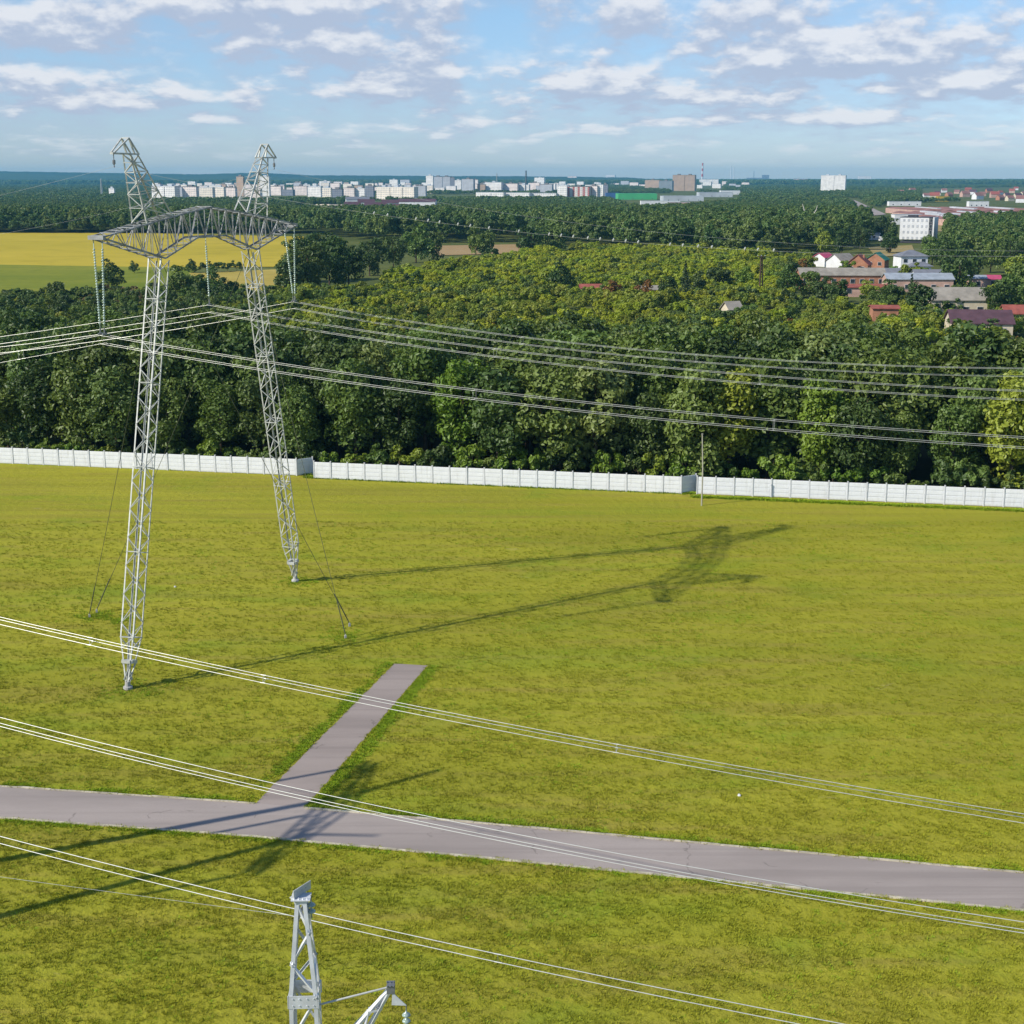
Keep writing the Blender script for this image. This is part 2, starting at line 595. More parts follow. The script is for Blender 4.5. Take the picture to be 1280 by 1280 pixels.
sun = bpy.data.lights.new('sun', 'SUN')
sun.energy = 5.0
sun.angle = math.radians(.53)
sun.color = (1.0, .935, .82)
so = bpy.data.objects.new('sun', sun)
col.objects.link(so)
so.rotation_euler = Vector(SUN_DIR).to_track_quat('Z', 'Y').to_euler()

hz = MB()
HAZE_TOP = 104
hz.box((0, 0, (HAZE_TOP - 3) / 2), (23400, 23400, HAZE_TOP + 3))
hm = bpy.data.materials.new('haze_air')
hm.use_nodes = True
ht = hm.node_tree
ht.nodes.remove(ht.nodes['Principled BSDF'])
pv = N(ht, 'ShaderNodeVolumePrincipled')
pv.inputs['Color'].default_value = (.20, .67, 1.0, 1)
pv.inputs['Density'].default_value = 6.3e-5
pv.inputs['Anisotropy'].default_value = 0.1
ht.links.new(pv.outputs[0], ht.nodes['Material Output'].inputs['Volume'])
haze = tag(hz.build('haze', hm), 'pale blue air between the camera and the far hills', 'haze', None, 'stuff')

# ------------------------------------------------------------------ ground, fields, lawn, road
R0 = 11400.0


def sheet(name, pts, mat, z, label=None, thick=False):
    mb = MB()
    mb.face([(p[0], p[1], z) for p in pts])
    o = mb.build(name, mat)
    o['kind'] = 'structure'
    return o


def densify_disc():
    mb = MB()
    rings = [0.5, 60, 200, 600, 1500, 4000, 8000, R0]
    n = 48
    vs = [[(r * math.cos(2 * math.pi * i / n), r * math.sin(2 * math.pi * i / n), -.30) for i in range(n)] for r in rings]
    for k in range(len(rings) - 1):
        for i in range(n):
            j = (i + 1) % n
            mb.face([vs[k][i], vs[k + 1][i], vs[k + 1][j], vs[k][j]])
    mb.face(vs[0])
    return mb


tag(densify_disc().build('ground', M['ground']), kind='structure')

# fence line on the ground
FD = np.array([.981, -.195])
FN = np.array([.195, .981])


def fence_pt(s, off=0.0):
    """a point `s` metres along the fence line from x = 0 and `off` metres behind it"""
    return np.array([0.0, 157.1]) + FD * s + FN * off


lp = [fence_pt(-150, .6), fence_pt(150, .6), (150, 8), (-150, 8)]
mb = MB()
# fine enough a grid for gentle swells in the turf
nx, ny = 60, 40
gridp = []
for j in range(ny + 1):
    rowp = []
    for i in range(nx + 1):
        a = np.array([-150 + 300 * i / nx, 8.0])
        bpt = fence_pt((a[0]) / .981, .6)
        q = a + (bpt - a) * (j / ny)
        rowp.append((q[0], q[1], 0.0))
    gridp.append(rowp)
for j in range(ny):
    for i in range(nx):
        mb.face([gridp[j][i], gridp[j][i + 1], gridp[j + 1][i + 1], gridp[j + 1][i]])
tag(mb.build('lawn', M['lawn']), kind='structure')


def gpoly(px, z=0.0):
    return [G(x, y, z) for x, y in px]


sheet('yellow_field', gpoly([(-260, 290.5), (180, 291), (380, 295.5), (372, 333), (185, 334), (-260, 327)]), M['yellow'], -.10)
sheet('green_field', gpoly([(-260, 326.5), (186, 333.5), (250, 333.5), (225, 352), (160, 366), (120, 388), (-260, 396)]), M['greenfield'], -.06)
sheet('stubble_field', gpoly([(236, 341), (345, 336.5), (360, 350), (345, 372), (255, 360)]), M['stubble'], -.02)
sheet('far_tan_field', gpoly([(330, 263.5), (418, 262.5), (424, 268.5), (330, 269.5)]), M['tan'], .3)
sheet('orange_soil_field', gpoly([(540, 307), (655, 305), (660, 316), (545, 319)]), M['tan'], -.05)
sheet('dry_grass_slope', gpoly([(1150, 281), (1300, 276), (1300, 290), (1165, 289)]), M['dry'], -.05)
sheet('dry_grass_patch', gpoly([(1085, 309), (1140, 306), (1145, 318), (1095, 321)]), M['dry'], -.05)
sheet('distant_road', gpoly([(1056, 250), (1068, 250), (1108, 268), (1086, 270)]), M['asphalt'], .1)

# road and path
ROAD_T = [(-29.3, 75.4), (-13.8, 73.1), (0, 70.3), (25.7, 65.0)]
ROAD_B = [(-27.9, 71.4), (-13.9, 69.2), (0, 66.45), (24.4, 61.4)]


def extend(pl, n0, n1):
    a, b = np.array(pl[0]), np.array(pl[1])
    c, d = np.array(pl[-2]), np.array(pl[-1])
    return [tuple(a - (b - a) / np.linalg.norm(b - a) * n0)] + list(pl) + [tuple(d + (d - c) / np.linalg.norm(d - c) * n1)]


ROAD_T, ROAD_B = extend(ROAD_T, 70, 70), extend(ROAD_B, 70, 70)
mb = MB()
for i in range(len(ROAD_T) - 1):
    mb.face([(*ROAD_B[i], .012), (*ROAD_B[i + 1], .012), (*ROAD_T[i + 1], .012), (*ROAD_T[i], .012)])
tag(mb.build('road', M['asphalt']), kind='structure')


def sub_poly(pl, step):
    out = []
    for a, b in zip(pl[:-1], pl[1:]):
        a, b = np.array(a), np.array(b)
        n = max(1, int(np.linalg.norm(b - a) / step))
        out += [a + (b - a) * k / n for k in range(n)]
    out.append(np.array(pl[-1]))
    return out


def kerb(name, pl, width, h, up):
    mb = MB()
    pts = sub_poly(pl, 1.0)
    for a, b in zip(pts[:-1], pts[1:]):
        d = (b - a) / np.linalg.norm(b - a)
        n = np.array([-d[1], d[0]]) * up
        a2, b2 = a + d * .012, b - d * .012
        w2 = width * random.uniform(.85, 1.1)
        hh = h * random.uniform(.7, 1.2)
        q = [a2, b2, b2 + n * w2, a2 + n * w2]
        if up < 0:
            q = q[::-1]
        lo = [(p[0], p[1], -.05) for p in q]
        hi = [(p[0], p[1], hh) for p in q]
        mb.face(hi)
        for i in range(4):
            j = (i + 1) % 4
            mb.face([lo[i], lo[j], hi[j], hi[i]])
    tag(mb.build(name, M['kerb']), kind='structure')


PATH = [G(318, 1005)[:2], G(380, 1011)[:2], G(534, 832)[:2], G(493, 829.5)[:2]]
kerb('kerb', [ROAD_T[0], ROAD_T[1], tuple(PATH[0])], .13, .06, 1)
kerb('kerb', [tuple(PATH[1]), ROAD_T[3], ROAD_T[4], ROAD_T[5]], .13, .06, 1)
kerb('kerb', ROAD_B, .16, .06, -1)
# the path's edges are nibbled by the turf
mb = MB()
nseg = 60
L_, R_ = [], []
for i in range(nseg + 1):
    t = i / nseg
    a = PATH[0] + (PATH[3] - PATH[0]) * t
    b = PATH[1] + (PATH[2] - PATH[1]) * t
    d = (b - a) / np.linalg.norm(b - a)
    L_.append(a + d * random.uniform(-.04, .06))
    R_.append(b - d * random.uniform(-.04, .06))
for i in range(nseg):
    mb.face([(*L_[i], .008), (*R_[i], .008), (*R_[i + 1], .008), (*L_[i + 1], .008)])
tag(mb.build('path', M['path']), kind='structure')

# hills along the horizon: two wooded ridges
PROFILE = [(-400, 213.5), (-100, 213.5), (0, 214.0), (100, 215.4), (200, 217.2), (260, 217.8), (330, 215.9), (400, 219.0), (480, 219.2), (560, 219.8), (640, 220.0), (720, 220.6), (790, 221.8), (806, 223.6), (860, 224.4), (1000, 224.4), (1100, 223.8), (1280, 223.6), (1700, 223.6)]
PX_, PY_ = [p[0] for p in PROFILE], [p[1] for p in PROFILE]


def ridge(name, dist, depth, lower, frac, jitter, sd, mat):
    r = np.random.default_rng(sd)
    xs = np.linspace(-300, 1580, 400)
    mb = MB()
    rows = []
    for k, (fr, hgt) in enumerate(((0, 0.0), (.25, .45), (.5, .8), (.8, 1.0), (1.3, .6))):
        rowp = []
        for i, x in enumerate(xs):
            dx = (x - 640) / FPX
            D = dist + depth * fr
            ytop = np.interp(x, PX_, PY_)
            hh = max(4.0, (CAMH + (HOR - ytop) / FPX * (dist + depth * .8) * 1.02) * frac)
            hh *= hgt * (1 + .06 * math.sin(x * .021 + sd) + .05 * math.sin(x * .05 + 2 * sd)) if k < 3 else hgt
            hh += r.uniform(-jitter, jitter) * (k == 3)
            rowp.append((dx * D, D, hh - 2.0))
        rows.append(rowp)
    for a, b in zip(rows[:-1], rows[1:]):
        for i in range(len(xs) - 1):
            mb.face([a[i], a[i + 1], b[i + 1], b[i]])
    tag(mb.build(name, mat, smooth=True), kind='structure')


ridge('hills', 7600, 2400, 0, 1.0, 1.2, 3, M['hill'])

# ------------------------------------------------------------------ leafy meshes


def leaf_cloud(cent, nrm, size, tint, seed, name, mat, aspect=.62):
    """many folded leaf sprays as one mesh (numpy)"""
    r = np.random.default_rng(seed)
    n = len(cent)
    a = r.normal(size=(n, 3))
    t = a - nrm * np.sum(a * nrm, 1, keepdims=True)
    t /= np.linalg.norm(t, axis=1, keepdims=True) + 1e-9
    b = np.cross(nrm, t)
    s = size * r.uniform(.65, 1.3, n)[:, None]
    w = s * aspect
    # rhomb with the tip bent down
    p0 = cent - t * s * .5
    p1 = cent + b * w * .5 + nrm * s * .10
    p2 = cent + t * s * .55 - nrm * s * .16
    p3 = cent - b * w * .5 + nrm * s * .10
    v = np.stack([p0, p1, p2, p3], 1).reshape(-1, 3)
    me = bpy.data.meshes.new(name)
    me.vertices.add(n * 4)
    me.vertices.foreach_set('co', v.astype(np.float32).ravel())
    # two triangles per spray, folded along the axis
    idx = np.arange(n)[:, None] * 4
    tri = np.concatenate([idx + np.array([[0, 1, 2]]), idx + np.array([[0, 2, 3]])], 1).reshape(-1)
    me.loops.add(n * 6)
    me.loops.foreach_set('vertex_index', tri.astype(np.int32))
    me.polygons.add(n * 2)
    me.polygons.foreach_set('loop_start', (np.arange(n * 2) * 3).astype(np.int32))
    at = me.attributes.new('tint', 'FLOAT', 'POINT')
    at.data.foreach_set('value', np.repeat(tint, 4).astype(np.float32))
    me.materials.append(mat)
    me.update()
    me.validate()
    return me


def crown_mesh(name, seed, rx, ry, rz, cz, nclump, nleaf, leaf, mat, low=-.75, ragged=.28, inner=.35, rough=.45):
    """crown of `nclump` leafy clumps spread through an uneven ellipsoid"""
    r = np.random.default_rng(seed)
    cents, nrms, tints, cc = [], [], [], []
    ph = r.uniform(0, 6.28, 6)
    for i in range(nclump):
        while True:
            d = r.normal(size=3)
            d /= np.linalg.norm(d)
            if d[2] > low:
                break
        th = math.atan2(d[1], d[0])
        rad = 1 + ragged * (.5 * math.sin(2 * th + ph[0]) + .5 * math.sin(3 * th + ph[1] + 2 * d[2]) + .4 * math.sin(5 * d[2] + ph[2]))
        q = r.uniform(inner, 1.0) ** .55 * rad * .82
        c = d * q * np.array([rx, ry, rz]) + np.array([0, 0, cz])
        rc = r.uniform(.20, .36) * (rx + rz) / 2
        cc.append((c, rc))
        n = int(nleaf * (rc / (.28 * (rx + rz) / 2)) ** 2)
        dd = r.normal(size=(n, 3)) + np.array([0, 0, .35]) + d * .35
        dd /= np.linalg.norm(dd, axis=1, keepdims=True)
        cents.append(c + dd * rc * r.uniform(.55, 1.12, n)[:, None] * np.array([1, 1, .8]))
        nn = dd * .8 + r.normal(size=(n, 3)) * rough + np.array([0, 0, .25])
        nrms.append(nn / np.linalg.norm(nn, axis=1, keepdims=True))
        tints.append(np.clip(r.uniform(.1, .9) * .55 + r.uniform(0, 1, n) * .45, 0, 1))
    me = leaf_cloud(np.concatenate(cents), np.concatenate(nrms), leaf, np.concatenate(tints), seed + 1, name, mat)
    return me, cc


def trunk_mesh(name, seed, h, r0, cc, nl=7):
    r = np.random.default_rng(seed)
    mb = MB()
    bend = r.normal(size=2) * .25
    top = h * .8
    pts = [(bend[0] * t * t, bend[1] * t * t, -.3 + top * t) for t in (0, .05, .3, .6, .85, 1.0)]
    mb.tube(pts, [r0 * 1.35, r0, r0 * .85, r0 * .6, r0 * .35, r0 * .15], 7)
    for c, rc in cc[:nl]:
        t = r.uniform(.3, .6)
        s = np.array([bend[0] * t * t, bend[1] * t * t, top * t])
        m_ = s + (np.array(c) - s) * .55 + np.array([0, 0, -.3])
        mb.tube([s, m_, c], [r0 * .4, r0 * .25, r0 * .08], 5)
    o = mb.build(name, M['bark'])
    me = o.data
    bpy.data.objects.remove(o)
    return me


PROTO = {}


def make_proto(key, seed, H, rx, rz, cz, nclump, nleaf, leaf, r0, **kw):
    cr, cc = crown_mesh('crown', seed, rx, rx * random.uniform(.88, 1.1), rz, cz, nclump, nleaf, leaf, M['leaf_dark'], **kw)
    tr = trunk_mesh('trunk', seed + 5, H, r0, cc)
    PROTO[key] = (cr, tr)


# tall belt trees about 16 m high
for i in range(7):
    make_proto(('belt', i), 100 + i * 13, 16, random.uniform(3.4, 4.2), random.uniform(7.0, 8.0), 8.4, 56, 80, .60, .24, low=-.92)
# middling round trees about 10 m high (seen from 300 m and more)
for i in range(5):
    make_proto(('mid', i), 300 + i * 13, 10, random.uniform(3.6, 4.4), random.uniform(4.2, 4.9), 4.9, 30, 55, .75, .2, low=-.9)
for i in range(2):
    make_proto(('tall', i), 400 + i * 13, 16, 5.2, 7.4, 8.0, 38, 62, .9, .25, low=-.9)
# low bushes about 3 m high
for i in range(4):
    make_proto(('bush', i), 500 + i * 13, 3, 1.7, 1.35, 1.45, 15, 70, .34, .06, low=-.4)


def conifer_proto(key, seed):
    r = np.random.default_rng(seed)
    cents, nrms, tints = [], [], []
    H = 14.0
    for k in range(26):
        t = k / 25
        z = 1.2 + (H - 1.4) * t
        rad = 2.7 * (1 - t) ** .85 + .15
        for j in range(int(26 * (1 - t) + 5)):
            an = r.uniform(0, 6.283)
            q = rad * r.uniform(.35, 1.05)
            d = np.array([math.cos(an), math.sin(an), 0])
            cents.append(d * q + np.array([0, 0, z - q * .25 + r.normal() * .15]))
            nn = d * .6 + np.array([0, 0, .7]) + r.normal(size=3) * .3
            nrms.append(nn / np.linalg.norm(nn))
            tints.append(r.uniform(0, 1))
    cr = leaf_cloud(np.array(cents), np.array(nrms), .95, np.array(tints), seed, 'crown', M['leaf_conifer'])
    mb = MB()
    mb.tube([(0, 0, -.3), (0, 0, 6), (0, 0, H)], [.2, .13, .02], 6)
    o = mb.build('trunk', M['bark'])
    tr = o.data
    bpy.data.objects.remove(o)
    PROTO[key] = (cr, tr)


conifer_proto(('conifer', 0), 77)


def place_tree(name, key, loc, s, sz, rz, mat, label, cat, group):
    cr, tr = PROTO[key]
    root = empty(name, loc, rz)
    root.scale = (s, s, sz)
    for nm, me in (('trunk', tr), ('crown', cr)):
        o = bpy.data.objects.new(nm, me)
        col.objects.link(o)
        o.parent = root
        if nm == 'crown':
            o.material_slots[0].link = 'OBJECT'
            o.material_slots[0].material = M[mat]
    tag(root, label, cat, group)
    return root


# ---- the belt of trees behind the fence
rows = [(5.0, 'front'), (9.8, 'second'), (15.0, 'third'), (20.5, 'fourth'), (26.5, 'fifth'), (33.0, 'sixth'), (40.0, 'back')]
# trees in the photo that stand out by their colour: (pixel x at the front row, row, material, height factor)
SPECIAL = {0: [(565, 'leaf_bright', .92), (905, 'leaf_yellow', .90), (1022, 'leaf_bright', .86), (1268, 'leaf_yellow', .92), (1120, 'leaf_mid', .62)]}
tone_names = {'leaf_pale': 'pale green', 'leaf_dark': 'dark green', 'leaf_mid': 'mid green', 'leaf_bright': 'bright green', 'leaf_yellow': 'yellowish green'}
for ri, (off, rname) in enumerate(rows):
    Yc = 157.1 + off
    half = .372 * (Yc + 12) + 2
    xs = []
    x = -half - 1 + random.uniform(0, 3)
    while x < half - 2:
        xs.append(x)
        x += random.uniform(4.7, 6.4)
    spec = {}
    for px, mt, hf in SPECIAL.get(ri, []):
        best = min(range(len(xs)), key=lambda k: abs((xs[k]) / (Yc - .2 * xs[k]) * FPX + 640 - px))
        xs[best] = (px - 640) / FPX * (Yc - .2 * (px - 640) / FPX * Yc)
        spec[best] = (mt, hf)
    for k, x in enumerate(xs):
        p = fence_pt(x / .981, off + random.uniform(-1.3, 1.3))
        mt = random.choices(['leaf_dark', 'leaf_mid', 'leaf_pale'], [.46, .36, .18])[0]
        hf = random.uniform(.80, 1.10) + (.02 * ri if ri < 5 else .02)
        if ri == 0:
            hf = random.uniform(.66, 1.0)
        if k in spec:
            mt, hf = spec[k]
        s = hf * random.uniform(.92, 1.14)
        place_tree('broadleaf_tree', ('belt', random.randrange(7)), (p[0], p[1], 0), s, hf, random.uniform(0, 6.28), mt,
                   f"{tone_names[mt]} broadleaf tree, {ordinal(k)} from left in the {rname} row behind the white fence",
                   'tree', 'trees in the belt behind the white fence')
# bushes at the foot of the belt, showing over the fence
k = 0
x = -63
while x < 60:
    s = random.uniform(.8, 1.5)
    p = fence_pt(x / .981, 2.05 * s + random.uniform(.7, 1.2))
    mt = random.choices(['leaf_mid', 'leaf_bright', 'leaf_yellow', 'leaf_dark'], [.45, .25, .08, .22])[0]
    place_tree('bush', ('bush', random.randrange(4)), (p[0], p[1], 0), s, s * random.uniform(.9, 1.25), random.uniform(0, 6.28), mt,
               f"{tone_names[mt]} bush, {ordinal(k)} from left peeping over the top of the white fence", 'bush',
               'bushes just behind the white fence')
    k += 1
    x += random.uniform(1.6, 3.6)

# ---- trees that can be told apart farther off: (x, y of the foot in the photo's frame, kind, scale, material, label)
MIDS = [
    (362, 368, 'mid', 1.35, 'leaf_dark', 'dark tree at the left end of the dark clump beside the yellow field'),
    (385, 366, 'tall', 1.10, 'leaf_dark', 'tall dark tree at the heart of the dark clump beside the yellow field'),
    (412, 362, 'tall', 1.18, 'leaf_dark', 'tallest dark tree in the dark clump by the yellow field'),
    (436, 358, 'tall', 1.02, 'leaf_dark', 'dark tree at the right end of the dark clump by the yellow field'),
    (398, 350, 'tall', 1.25, 'leaf_dark', 'dark tree at the back of the dark clump by the yellow field'),
    (372, 352, 'tall', 1.1, 'leaf_dark', 'dark tree touching the edge of the yellow field'),
    (462, 344, 'tall', .95, 'leaf_dark', 'dark broad tree just right of the dark clump'),
    (492, 335, 'tall', .95, 'leaf_dark', 'dark tree standing above the bright scrub left of the orange soil'),
    (520, 328, 'mid', 1.6, 'leaf_mid', 'rounded green tree left of the orange soil field'),
    (541, 325, 'mid', 1.4, 'leaf_dark', 'dark rounded tree touching the left of the orange soil field'),
    (602, 322, 'mid', 1.5, 'leaf_mid', 'round green tree standing before the orange soil field'),
    (613, 330, 'bush', 2.6, 'leaf_dark', 'dark bush below the round tree at the orange soil'),
    (665, 322, 'mid', 1.6, 'leaf_dark', 'dark tree right of the orange soil field'),
    (690, 320, 'mid', 1.7, 'leaf_wood', 'broad dark tree at the wood edge above the scrub'),
    (141, 363, 'mid', .98, 'leaf_dark', 'lone round tree in the green field'),
    (168, 341, 'mid', .45, 'leaf_dark', 'small round tree between the green and yellow fields'),
    (72, 381, 'mid', .75, 'leaf_dark', 'dark bushy tree at the foot of the green field'),
    (105, 380, 'bush', 1.7, 'leaf_dark', 'low dark bush at the foot of the green field'),
    (228, 378, 'mid', 1.15, 'leaf_mid', 'green tree left of the stubble field, beside the near mast'),
    (262, 375, 'mid', .95, 'leaf_mid', 'green tree below the stubble field behind the middle insulator'),
    (285, 378, 'mid', .80, 'leaf_dark', 'small dark tree between the two masts'),
    (240, 341, 'mid', .52, 'leaf_dark', 'dark tree, leftmost of the small line above the stubble field'),
    (258, 340, 'bush', 1.5, 'leaf_dark', 'bush in the line above the stubble field, just past its left tree'),
    (272, 340, 'bush', 1.4, 'leaf_dark', 'bush in the middle of the line above the stubble field'),
    (284, 339, 'bush', 1.3, 'leaf_dark', 'bush near the right end of the line above the stubble field'),
    (296, 339, 'bush', 1.5, 'leaf_dark', 'last bush of the line above the stubble field'),
    (856, 376, 'conifer', .80, 'leaf_conifer', 'dark pointed conifer rising from the scrub'),
    (868, 372, 'mid', .8, 'leaf_dark', 'dark tree right beside the pointed conifer'),
    (835, 384, 'mid', .85, 'leaf_dark', 'dark green tree left below the pointed conifer'),
    (898, 362, 'mid', .95, 'leaf_dark', 'dark broad tree in the scrub left of the brown pole'),
    (702, 364, 'mid', .9, 'leaf_dark', 'dark tree standing in the middle of the olive scrub'),
    (765, 384, 'mid', .75, 'leaf_red', 'rusty red tree behind the tree belt'),
    (805, 381, 'mid', .7, 'leaf_red', 'rusty tree near the dark conifer'),
    (1137, 396, 'conifer', .75, 'leaf_conifer', 'dark conifer before the long brick shed'),
    (1148, 399, 'mid', 1.0, 'leaf_dark', 'dark full tree left of the cream house'),
    (1113, 382, 'mid', .8, 'leaf_dark', 'dark round tree before the pink shed wall'),
    (1178, 393, 'bush', 1.7, 'leaf_dark', 'left round bush before the cream house wall'),
    (1195, 393, 'bush', 1.65, 'leaf_dark', 'right round bush before the cream house wall'),
    (1198, 362, 'mid', 1.45, 'leaf_dark', 'dark tree behind the cream house roof'),
    (1210, 355, 'mid', 1.3, 'leaf_dark', 'dark tree left of the pink roofed shed'),
    (1238, 340, 'mid', 1.3, 'leaf_mid', 'green tree behind the pink roofed shed'),
    (1262, 336, 'tall', .9, 'leaf_dark', 'dark tree at the right above the pink roofed shed'),
    (1245, 395, 'mid', .95, 'leaf_dark', 'dark tree between cream house and right border'),
    (1262, 388, 'mid', 1.05, 'leaf_mid', 'green tree above the small cream cottage'),
    (1276, 378, 'mid', 1.2, 'leaf_mid', 'green tree at the far right behind the small cream cottage'),
    (1268, 352, 'mid', 1.0, 'leaf_yellow', 'yellow green tree right of the pink roofed shed'),
    (1120, 347, 'bush', 1.6, 'leaf_bright', 'bright bush left before the white hipped house'),
    (1138, 351, 'bush', 2.3, 'leaf_yellow', 'yellow round bush before the white hipped house'),
    (1150, 350, 'bush', 1.8, 'leaf_bright', 'bright bush right of the yellow round bush'),
    (1060, 341, 'bush', 1.8, 'leaf_bright', 'bright bush before the orange gabled house'),
    (1010, 339, 'mid', .8, 'leaf_yellow', 'yellow tree left of the red roofed house'),
    (1000, 345, 'mid', .7, 'leaf_red', 'rusty tree left of the long brick shed'),
    (1030, 377, 'mid', .78, 'leaf_dark', 'dark tree before the left of the long brick shed'),
    (1048, 379, 'mid', .74, 'leaf_dark', 'dark tree before the middle of the long brick shed'),
    (1012, 372, 'mid', .9, 'leaf_mid', 'green tree before the left corner of the long brick shed'),
    (985, 372, 'mid', .95, 'leaf_mid', 'green tree right of the brown pole'),
    (990, 352, 'mid', .85, 'leaf_dark', 'dark tree left of the long brick shed roof'),
    (968, 360, 'mid', .8, 'leaf_bright', 'bright tree just right of the brown pole'),
    (930, 366, 'mid', .8, 'leaf_bright', 'bright tree just left of the brown pole'),
    (1085, 376, 'mid', .65, 'leaf_yellow', 'yellow tree below the long brick shed'),
    (1098, 384, 'mid', .6, 'leaf_mid', 'small green tree above the brick outbuilding'),
    (1165, 330, 'mid', 1.1, 'leaf_mid', 'green tree right of the white hipped house'),
    (1183, 335, 'mid', 1.2, 'leaf_dark', 'dark tree behind the grey low roof right of the hipped house'),
    (1075, 312, 'tall', .85, 'leaf_dark', 'dark tree behind the orange gabled house'),
    (1112, 316, 'mid', 1.2, 'leaf_dark', 'dark tree behind the green roofed house'),
    (1030, 318, 'mid', 1.2, 'leaf_yellow', 'yellow tree behind the red roofed white house'),
    (1052, 316, 'tall', .8, 'leaf_dark', 'dark tree behind the white house with grey roof'),
    (1160, 322, 'tall', .7, 'leaf_mid', 'green tree behind the white hipped house'),
    (1098, 299, 'tall', .95, 'leaf_dark', 'dark tree touching the left of the white four storey block'),
    (1112, 297, 'tall', .9, 'leaf_wood', 'dark tree right against the white four storey block'),
    (1060, 300, 'tall', 1.0, 'leaf_dark', 'dark tree left of the white low shed'),
    (1076, 297, 'tall', 1.0, 'leaf_wood', 'broad tree above the white low shed'),
    (1033, 296, 'mid', 1.2, 'leaf_red', 'reddish tree in the woods near the pale forked dead tree'),
]
for x, y, kd, s, mt, lab in MIDS:
    p = G(x, y)
    cnt = {'mid': 5, 'tall': 2, 'bush': 4, 'conifer': 1}[kd]
    place_tree('bush' if kd == 'bush' else ('conifer' if kd == 'conifer' else 'broadleaf_tree'), (kd, random.randrange(cnt)),
               (p[0], p[1], -.1), s * random.uniform(.95, 1.1), s, random.uniform(0, 6.28), mt, lab,
               'bush' if kd == 'bush' else 'tree', 'single trees and bushes beyond the belt')

# ------------------------------------------------------------------ scattered ground cover (too many to count)


def bush_src(name, seed, rx, rz, cz, nclump, nleaf, leaf, mat, **kw):
    me, cc = crown_mesh(name, seed, rx, rx, rz, cz, nclump, nleaf, leaf, mat, **kw)
    return bpy.data.objects.new(name, me)


def tuft_src(name, seed, mat, nb, h, spread, wd):
    r = np.random.default_rng(seed)
    mb = MB()
    for i in range(nb):
        an = r.uniform(0, 6.28)
        q = r.uniform(0, spread)
        b = np.array([math.cos(an) * q, math.sin(an) * q, -.01])
        lean = np.array([math.cos(an), math.sin(an), 0]) * r.uniform(.1, .9) * h
        hh = h * r.uniform(.55, 1.15)
        s = np.array([-math.sin(an + r.uniform(-1, 1)), math.cos(an), 0]) * wd
        mb.face([b - s, b + s, b + lean * .9 + s * .3 + Z * hh, b + lean - s * .3 + Z * hh * .95])
    o = mb.build(name, mat)
    col.objects.unlink(o)
    return o


def scatter(name, pts, scl, srcs, label, cat, pick=None):
    """points with random size and turn, one of the source plants on each"""
    n = len(pts)
    me = bpy.data.meshes.new(name)
    me.vertices.add(n)
    me.vertices.foreach_set('co', np.asarray(pts, np.float32).ravel())
    a = me.attributes.new('scl', 'FLOAT', 'POINT')
    a.data.foreach_set('value', np.asarray(scl, np.float32))
    a = me.attributes.new('rotz', 'FLOAT', 'POINT')
    a.data.foreach_set('value', rng.uniform(0, 6.283, n).astype(np.float32))
    a = me.attributes.new('pick', 'INT', 'POINT')
    a.data.foreach_set('value', (rng.integers(0, len(srcs), n) if pick is None else pick).astype(np.int32))
    o = bpy.data.objects.new(name, me)
    col.objects.link(o)
    g = bpy.data.node_groups.new(name + '_scatter', 'GeometryNodeTree')
    g.interface.new_socket('Geometry', in_out='INPUT', socket_type='NodeSocketGeometry')
    g.interface.new_socket('Geometry', in_out='OUTPUT', socket_type='NodeSocketGeometry')
    gi = g.nodes.new('NodeGroupInput')
    go = g.nodes.new('NodeGroupOutput')
    def attr(nm, ty):
        q = g.nodes.new('GeometryNodeInputNamedAttribute')
        q.data_type = ty
        q.inputs['Name'].default_value = nm
        return q.outputs['Attribute']
    pk, sc_, rz_ = attr('pick', 'INT'), attr('scl', 'FLOAT'), attr('rotz', 'FLOAT')
    cx = g.nodes.new('ShaderNodeCombineXYZ')
    g.links.new(rz_, cx.inputs[2])
    jn = g.nodes.new('GeometryNodeJoinGeometry')
    for i, s in enumerate(srcs):
        oi = g.nodes.new('GeometryNodeObjectInfo')
        oi.inputs['Object'].default_value = s
        oi.inputs['As Instance'].default_value = True
        eq = g.nodes.new('FunctionNodeCompare')
        eq.data_type = 'INT'
        eq.operation = 'EQUAL'
        g.links.new(pk, eq.inputs[2])
        eq.inputs[3].default_value = i
        iop = g.nodes.new('GeometryNodeInstanceOnPoints')
        g.links.new(gi.outputs[0], iop.inputs['Points'])
        g.links.new(eq.outputs[0], iop.inputs['Selection'])
        g.links.new(oi.outputs['Geometry'], iop.inputs['Instance'])
        g.links.new(sc_, iop.inputs['Scale'])
        g.links.new(cx.outputs[0], iop.inputs['Rotation'])
        g.links.new(iop.outputs[0], jn.inputs[0])
    g.links.new(jn.outputs[0], go.inputs[0])
    md = o.modifiers.new('scatter', 'NODES')
    md.node_group = g
    tag(o, label, cat, None, 'stuff')
    return o


def inside(p, poly):
    x, y = p[:, 0], p[:, 1]
    c = np.zeros(len(p), bool)
    n = len(poly)
    j = n - 1
    for i in range(n):
        xi, yi = poly[i][0], poly[i][1]
        xj, yj = poly[j][0], poly[j][1]
        m = ((yi > y) != (yj > y)) & (x < (xj - xi) * (y - yi) / (yj - yi + 1e-12) + xi)
        c ^= m
        j = i
    return c


